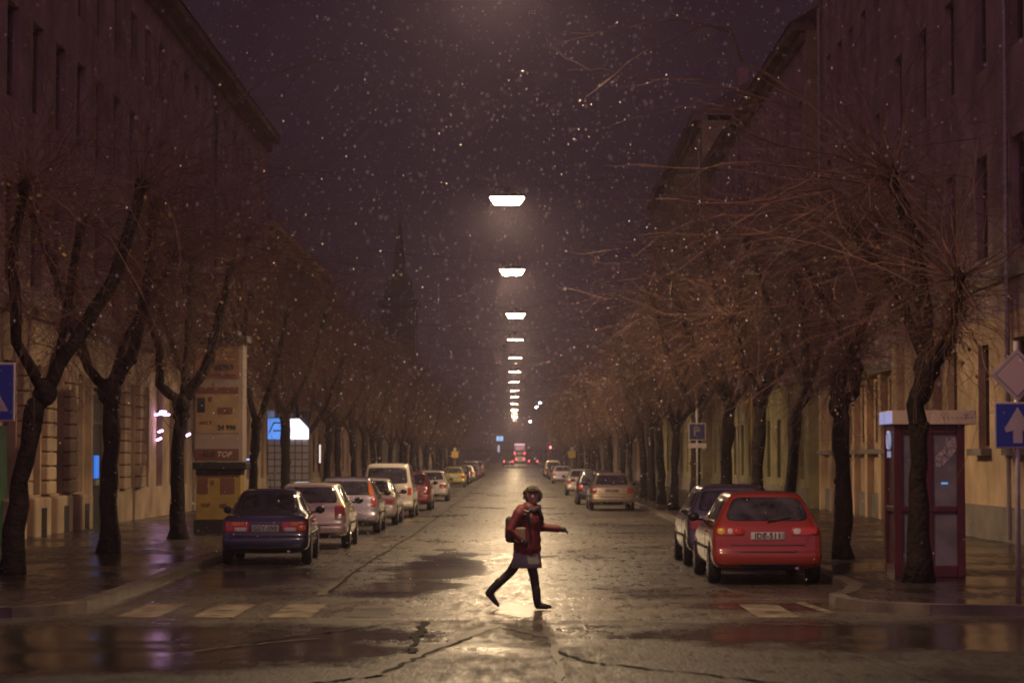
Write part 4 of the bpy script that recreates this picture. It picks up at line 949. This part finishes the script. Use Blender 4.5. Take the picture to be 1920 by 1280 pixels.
h = .285; MB().plate([(-h, z), (0, z-h), (h, z), (0, z+h)], -.0155, -.0122).build('border_line', M['winframe'], t)
h = .27; MB().plate([(-h, z), (0, z-h), (h, z), (0, z+h)], -.018, -.0125).build('diamond_face', M['signpale'], t)
y = 30.5; t = thing('road_sign', 'blue pedestrian crossing sign with white triangle at left edge', 'road sign', ((-27-VX)/F*y, y, .131))
MB().tube([(0, .04, -.05), (0, .04, 3.3)], .036, 10).build('post', M['steel'], t, True)
z = EYE+(VY-735)/F*y-.131; f = squaresign(t, .74, z, M['signblue'])
f2 = MB().plate([(-.29, z-.24), (.29, z-.24), (0, z+.28)], -.021, -.0165).build('triangle', M['signwhite'], f)
pd = MB().plate([(.0, z-.02), (.03, z-.02), (.09, z-.2), (.05, z-.2), (.0, z-.1), (-.07, z-.2), (-.11, z-.2), (-.03, z-.06)], -.026, -.0215); pd.plate([(-.02, z+.0), (.05, z+.0), (.05, z+.07), (-.02, z+.07)], -.026, -.0215)
pd.build('walking_figure', M['ink'], f2)
y = 66; t = thing('parking_sign', 'small blue parking sign on a post behind the graphite estate', 'road sign', ((1300-VX)/F*y+.1, y, .131))
MB().tube([(0, .03, -.05), (0, .03, 3.2)], .03, 8).build('post', M['steel'], t, True)
z = EYE+(VY-809)/F*y-.131; f = squaresign(t, .47, z, mat('dirty_blue', (.03, .035, .12), .5, noise=(4, .6, 1.1))); text_on(f, 'P', .36, M['grey'], (-.02, -.019, z), 'letter', 0, .006)
MB().box((0, 0, z-.38), (.5, .015, .13)).build('plate_below', M['signwhite'], t)
for (px, y, lab) in ((1072, 222, 'small yellow board on a post far along the right pavement'), (853, 237, 'small yellow board on a post far along the left pavement')):
    x = (px-VX)/F*y; t = thing('yellow_sign', lab, 'sign', (x, y, .13), 0, 'yellow boards on posts')
    MB().tube([(0, .03, -.05), (0, .03, 2.9)], .04, 8).build('post', M['steel'], t); MB().box((0, 0, 2.3), (.68, .03, .62)).build('board', M['signyellow'], t); MB().box((0, 0, 2.80), (.3, .03, .3)).build('top_plate', M['signwhite'], t)

# ------------------------------------------------------------------ poster pillar
y = 59.6; cx = (410-VX)/F*y
t = thing('poster_pillar', 'tall advertising pillar with posters above a yellow base', 'advertising pillar', (cx, y+.45, .131))
W2, DP = 1.18, .85
MB().box((-.02, 0, .16), (1.16, .9, .36)).build('base', M['black'], t)
yel = mat('yellow_poster', (.30, .20, .05), .5, noise=(2.2, .75, 1.1)); papr = mat('brown_poster', (.30, .20, .11), .6, noise=(2, .7, 1.15)); wht = mat('pale_poster', (.27, .21, .18), .6, noise=(2, .85, 1.1)); redp = mat('dark_red_poster', (.13, .05, .04), .6)
MB().box((0, 0, .95), (1.10, .82, 1.22)).build('lower_panel', yel, t, bevel=.01)
MB().box((.03, 0, 1.66), (1.32, 1.02, .18)).box((0, 0, 1.50), (1.12, .84, .14)).build('ledge', M['black'], t, bevel=.02)
up = MB().box((0, 0, 3.23), (W2, DP, 2.94)).build('upper_body', wht, t)
MB().box((0, 0, 4.78), (1.4, 1.05, .18)).box((0, 0, 4.93), (.9, .7, .16)).build('cap', M['black'], t, bevel=.03)
yf = -DP/2-.004
def post(x0, x1, z0, z1, m, par=up, nm='poster', d=0): return MB().box(((x0+x1)/2, yf-d, (z0+z1)/2), (x1-x0, .008, z1-z0)).build(nm, m, par)
q = post(-.57, .50, 1.80, 2.08, redp); text_on(q, 'AUS', .19, M['ink'], (-.27, yf-.008, 1.94), 'lettering', .25, .002); text_on(q, 'TOP', .19, M['signwhite'], (.13, yf-.008, 1.94), 'lettering', .25, .002)
q = post(-.57, .50, 2.46, 3.62, papr); post(-.55, .48, 3.44, 3.60, redp, q, 'heading', .006)
post(-.53, -.34, 2.98, 3.34, M['ink'], q, 'picture', .006); post(-.02, .34, 2.94, 3.10, redp, q, 'picture', .006); post(-.26, -.16, 3.24, 3.36, redp, q, 'picture', .006)
text_on(q, '24 990', .16, M['ink'], (.20, yf-.007, 2.60), 'price', 0, .006); text_on(q, 'AKCIÓ', .1, redp, (-.32, yf-.007, 2.72), 'lettering', 0, .003)
q = post(-.57, .50, 3.80, 4.62, mat('rust_poster', (.22, .11, .07), .6, noise=(4, .6, 1.2))); post(-.5, .3, 4.46, 4.56, papr, q, 'heading', .006); post(-.10, .36, 4.02, 4.16, M['ink'], q, 'picture', .006); post(-.44, .42, 3.86, 3.93, redp, q, 'text_line', .006); post(-.2, .4, 4.26, 4.31, papr, q, 'text_line', .006)
yf = -.82/2-.004; lp = [o for o in t.children if o.name.startswith('lower')][0]
post(-.50, -.26, .98, 1.36, redp, lp, 'picture'); post(.06, .40, .98, 1.36, redp, lp, 'picture'); text_on(lp, '127', .12, M['ink'], (.12, yf-.006, .68), 'price', 0, .004); text_on(lp, 'TOP', .11, redp, (-.3, yf-.006, .70), 'lettering', 0, .003)
post(-.18, -.11, 1.2, 1.3, redp, lp, 'picture')

# ------------------------------------------------------------------ lit shop sign and porch
y = 92; x = (541-VX)/F*y; zz = lambda py: EYE+(VY-py)/F*y
t = thing('shop_porch', 'pale tiled shop porch under a lit blue and white sign', 'shop porch', (x, y, .131))
tile = bpy.data.materials.new('pale_tiles'); tile.use_nodes = True; n = tile.node_tree.nodes; br = n.new('ShaderNodeTexBrick'); tc = n.new('ShaderNodeTexCoord'); mp = n.new('ShaderNodeMapping'); mp.inputs['Rotation'].default_value = (R(90), 0, 0)
br.offset = 0; br.inputs['Scale'].default_value = 1; br.inputs['Brick Width'].default_value = .26; br.inputs['Row Height'].default_value = .26; br.inputs['Mortar Size'].default_value = .022; br.inputs['Color1'].default_value = (.52, .50, .48, 1); br.inputs['Color2'].default_value = (.42, .40, .39, 1); br.inputs['Mortar'].default_value = (.10, .09, .09, 1)
tile.node_tree.links.new(tc.outputs['Object'], mp.inputs[0]); tile.node_tree.links.new(mp.outputs[0], br.inputs['Vector']); tile.node_tree.links.new(br.outputs[0], n['Principled BSDF'].inputs['Base Color'])
ztop = zz(824)-.131
MB().box((0, .6, ztop/2), (1.52, 1.2, ztop)).build('tiled_wall', tile, t)
MB().box((0, .6, zz(768)+.0-.131), (1.62, 1.3, .06)).build('porch_roof', M['grey'], t)
z0, z1_ = ztop+.02, zz(784)-.131
MB().plate([(-.78, z0), (-.18, z0), (-.14, z0+.30), (-.24, z1_), (-.78, z1_)], -.07, .0).build('blue_lit_sign', mat('blue_lit', (.1, .2, .5), .4, emit=(.10, .29, .86), es=1.15), t)
MB().plate([(-.175, z0), (.77, z0), (.77, z0+.40), (.42, z1_-.02), (-.235, z1_-.02), (-.135, z0+.30)], -.065, .0).build('white_lit_sign', mat('white_lit', (.7, .7, .8), .4, emit=(.86, .84, 1.0), es=2.2), t)
lt = MB().box((-.42, -.075, z0+.62), (.30, .008, .05)).box((-.42, -.075, z0+.32), (.30, .008, .05)).plate([(-.74, z0+.26), (-.70, z0+.24), (-.54, z0+.6), (-.50, z0+.66), (-.56, z0+.66)], -.079, -.071); lt.build('sign_lettering', mat('navy_print', (.01, .02, .09), .5), t)
MB().box((-.66, -.05, (z1_+zz(768)-.131)/2), (.26, .06, zz(768)-.131-z1_-.07)).build('wall_glow_patch', mat('painted_wall_glow', (.3, .33, .4), .4, emit=(.10, .15, .28), es=.8), t)  # emission paints faint light on the wall above the sign; no lamp here
MB().box((.0, .65, (ztop+zz(768)-.131)/2), (1.44, 1.0, zz(768)-.131-ztop-.08)).build('sign_box', M['darksteel'], t)

# small lit things
neon = mat('purple_neon', (.5, .2, .6), .3, emit=(.80, .45, 1.0), es=18)
y = 77.2; t = thing('neon_sign', 'purple white neon squiggle lit on the left house wall', 'neon sign', (XL+.35, y, 0))
def P3(px, py): v = pix(px, py, y); return (v.x-(XL+.35), 0, v.z)
for a in ([(291, 778), (300, 776), (308, 776)], [(300, 772), (306, 771), (312, 772)], [(308, 778), (318, 777)], [(297, 810), (302, 808), (306, 807)], [(294, 825), (299, 823), (303, 821)], [(350, 817), (353, 815), (357, 813)]):
    MB().tube([P3(*q) for q in a], .028, 6).build('neon_tube', neon, t)
pa = MB().tube([(0, 0, 3.5), (-.35, 0, 3.5)], .02, 6).tube([P3(353, 815), P3(318, 800), P3(300, 778)], .012, 5); pa.build('bracket', M['black'], t)
t = thing('cash_machine', 'small glowing blue panel in the left doorway', 'lit panel', (XL+.04, 66.0, 1.75))
MB().box((.04, 0, 0), (.06, .50, .62)).build('screen', mat('blue_screen', (.02, .1, .4), .3, emit=(.04, .19, .75), es=1.0), t); MB().box((.03, 0, -.42), (.09, .50, .16)).build('shelf', M['steel'], t)
t = thing('shop_light', 'thin row of bluish lights beside the poster pillar', 'light strip', (XL+.15, 103, 1.95))
for i in range(3): MB().box((0, -1.9+1.9*i, 0), (.06, 1.0, .06)).build('light_tube', mat('bluish_tube', (.4, .4, .6), .3, emit=(.55, .5, 1), es=1.6), t)
MB().box((-.06, 0, 0), (.06, 5.4, .1)).build('rail', M['black'], t)
t = thing('shop_light', 'short upright white tube right of the lit porch', 'light tube', (XL+.2, 140, 2.3))
MB().tube([(0, 0, -.55), (0, 0, .5)], .045, 8).build('light_tube', mat('white_tube', (.5, .5, .5), .3, emit=(1, .85, .8), es=1.4), t); MB().box((-.08, 0, 0), (.1, .12, 1.2)).build('back_plate', M['black'], t)
cool = mat('cool_lamp', (.8, .8, .8), .3, emit=(.95, .88, 1), es=60)
for (px, py, y, lab) in ((1012, 755, 378, 'white lamp on a tall pole, highest on the far right'), (1006, 763, 398, 'white lamp on a tall pole just below the highest one'), (994, 790, 470, 'white lamp on a pole, lowest on the far right')):
    c = pix(px, py, y); t = thing('pole_lamp', lab, 'street lamp', (5.5, y, gz(y)), 0, 'pole lamps on the far right')
    dz = c.z-gz(y); dx = c.x-5.5
    MB().tube([(0, 0, -.1), (0, 0, dz-.6), (dx*.3, 0, dz+.05), (dx, 0, dz+.12)], [.09, .06, .045, .04], 8).build('pole', M['steel'], t)
    MB().ell((dx, 0, dz), (.20, .16, .10), 10, 6).build('lamp_glass', cool, t); MB().box((dx, 0, dz+.13), (.5, .26, .1)).build('housing', M['darksteel'], t)
redl = mat('red_signal', (.6, .05, .05), .3, emit=(1, .13, .16), es=12); yell = mat('orange_signal', (.6, .2, .1), .3, emit=(1, .35, .2), es=5)
def tl(label, x, y, z, hang):
    t = thing('traffic_light', label, 'traffic light', (x, y, gz(y)), 0, 'traffic lights far down the street')
    MB().box((0, 0, z), (.34, .25, 1.0)).build('housing', M['black'], t)
    MB().ell((0, -.13, z+.3), (.13, .05, .13), 10, 6).build('red_lens', redl, t)
    MB().ell((0, -.13, z), (.1, .03, .1), 10, 6).build('amber_lens', yell if hang else M['black'], t); MB().ell((0, -.13, z-.3), (.1, .03, .1), 10, 6).build('green_lens', M['black'], t)
    if hang: MB().tube([(-10, 0, z+1.3), (0, 0, z+.6), (10, 0, z+1.3)], .015, 4).tube([(0, 0, z+.45), (0, 0, z+.62)], .02, 4).build('span_wire', M['darksteel'], t)
    else: MB().tube([(0, .1, -.1), (0, .1, z+.5)], .06, 8).build('post', M['darksteel'], t)
tl('red traffic light on a post at the far right kerb', (1032-VX)/F*330, 330, 3.0, False)
tl('red traffic light hung over the middle of the road', (963-VX)/F*400, 400, 7.4, True)
y = 560; c = pix(937, 822, y); t = thing('lit_blue_sign', 'two small glowing blue boxes at the far left end of the street', 'lit sign', (c.x, y, gz(y)))
bl_ = mat('blue_box_light', (.1, .3, .5), .3, emit=(.35, .62, 1.0), es=1.5)
MB().tube([(0, .2, -.1), (0, .2, c.z-gz(y)+.7)], .09, 8).build('post', M['darksteel'], t)
for dx in (-.42, .42): MB().box((dx, 0, c.z-gz(y)), (.66, .12, 1.1)).build('lit_box', bl_, t)
MB().box((-.25, 0, c.z-gz(y)-2.3), (.5, .12, 1.6)).build('pale_box', mat('pale_box_light', (.4, .4, .4), .3, emit=(.7, .7, .78), es=.8), t)

# ------------------------------------------------------------------ falling snow
r_ = random.Random(99); sb = MB()
def flake(p, r):
    n = len(sb.v)
    a = r_.uniform(0, 3.14); c_, s_ = math.cos(a)*r, math.sin(a)*r
    sb.v.extend([(p[0]+c_, p[1]+s_, p[2]), (p[0]-s_, p[1]+c_, p[2]), (p[0]-c_, p[1]-s_, p[2]), (p[0]+s_, p[1]-c_, p[2]), (p[0], p[1], p[2]+r*1.4), (p[0], p[1], p[2]-r*1.4)])
    for q in ((0,1,4),(1,2,4),(2,3,4),(3,0,4),(1,0,5),(2,1,5),(3,2,5),(0,3,5)): sb.f.append(tuple(n+i for i in q))
for i in range(17000):
    y = 14 + 146*r_.random()**1.5; hw = min(.215*y, 10)
    z = r_.uniform(.1, min(1.95+.2*y, 13))
    if y < 33 and z < 2.3: continue
    x = r_.uniform(-hw, hw) if r_.random() < .35 else max(-hw, min(hw, r_.gauss(0, hw*.33)))
    flake((x, y, z), min(.016, .0036+.0082*r_.random()**3+.00004*y))
sm = mat('snow', (.9, .88, .86), .6); 
nn = sm.node_tree.nodes; tr_ = nn.new('ShaderNodeBsdfTranslucent'); tr_.inputs[0].default_value = (.95, .92, .9, 1); mx = nn.new('ShaderNodeMixShader'); mx.inputs[0].default_value = .5
sm.node_tree.links.new(nn['Principled BSDF'].outputs[0], mx.inputs[1]); sm.node_tree.links.new(tr_.outputs[0], mx.inputs[2]); sm.node_tree.links.new(mx.outputs[0], nn['Material Output'].inputs[0])
o = struct(sb.build('falling_snow', sm), 'stuff')
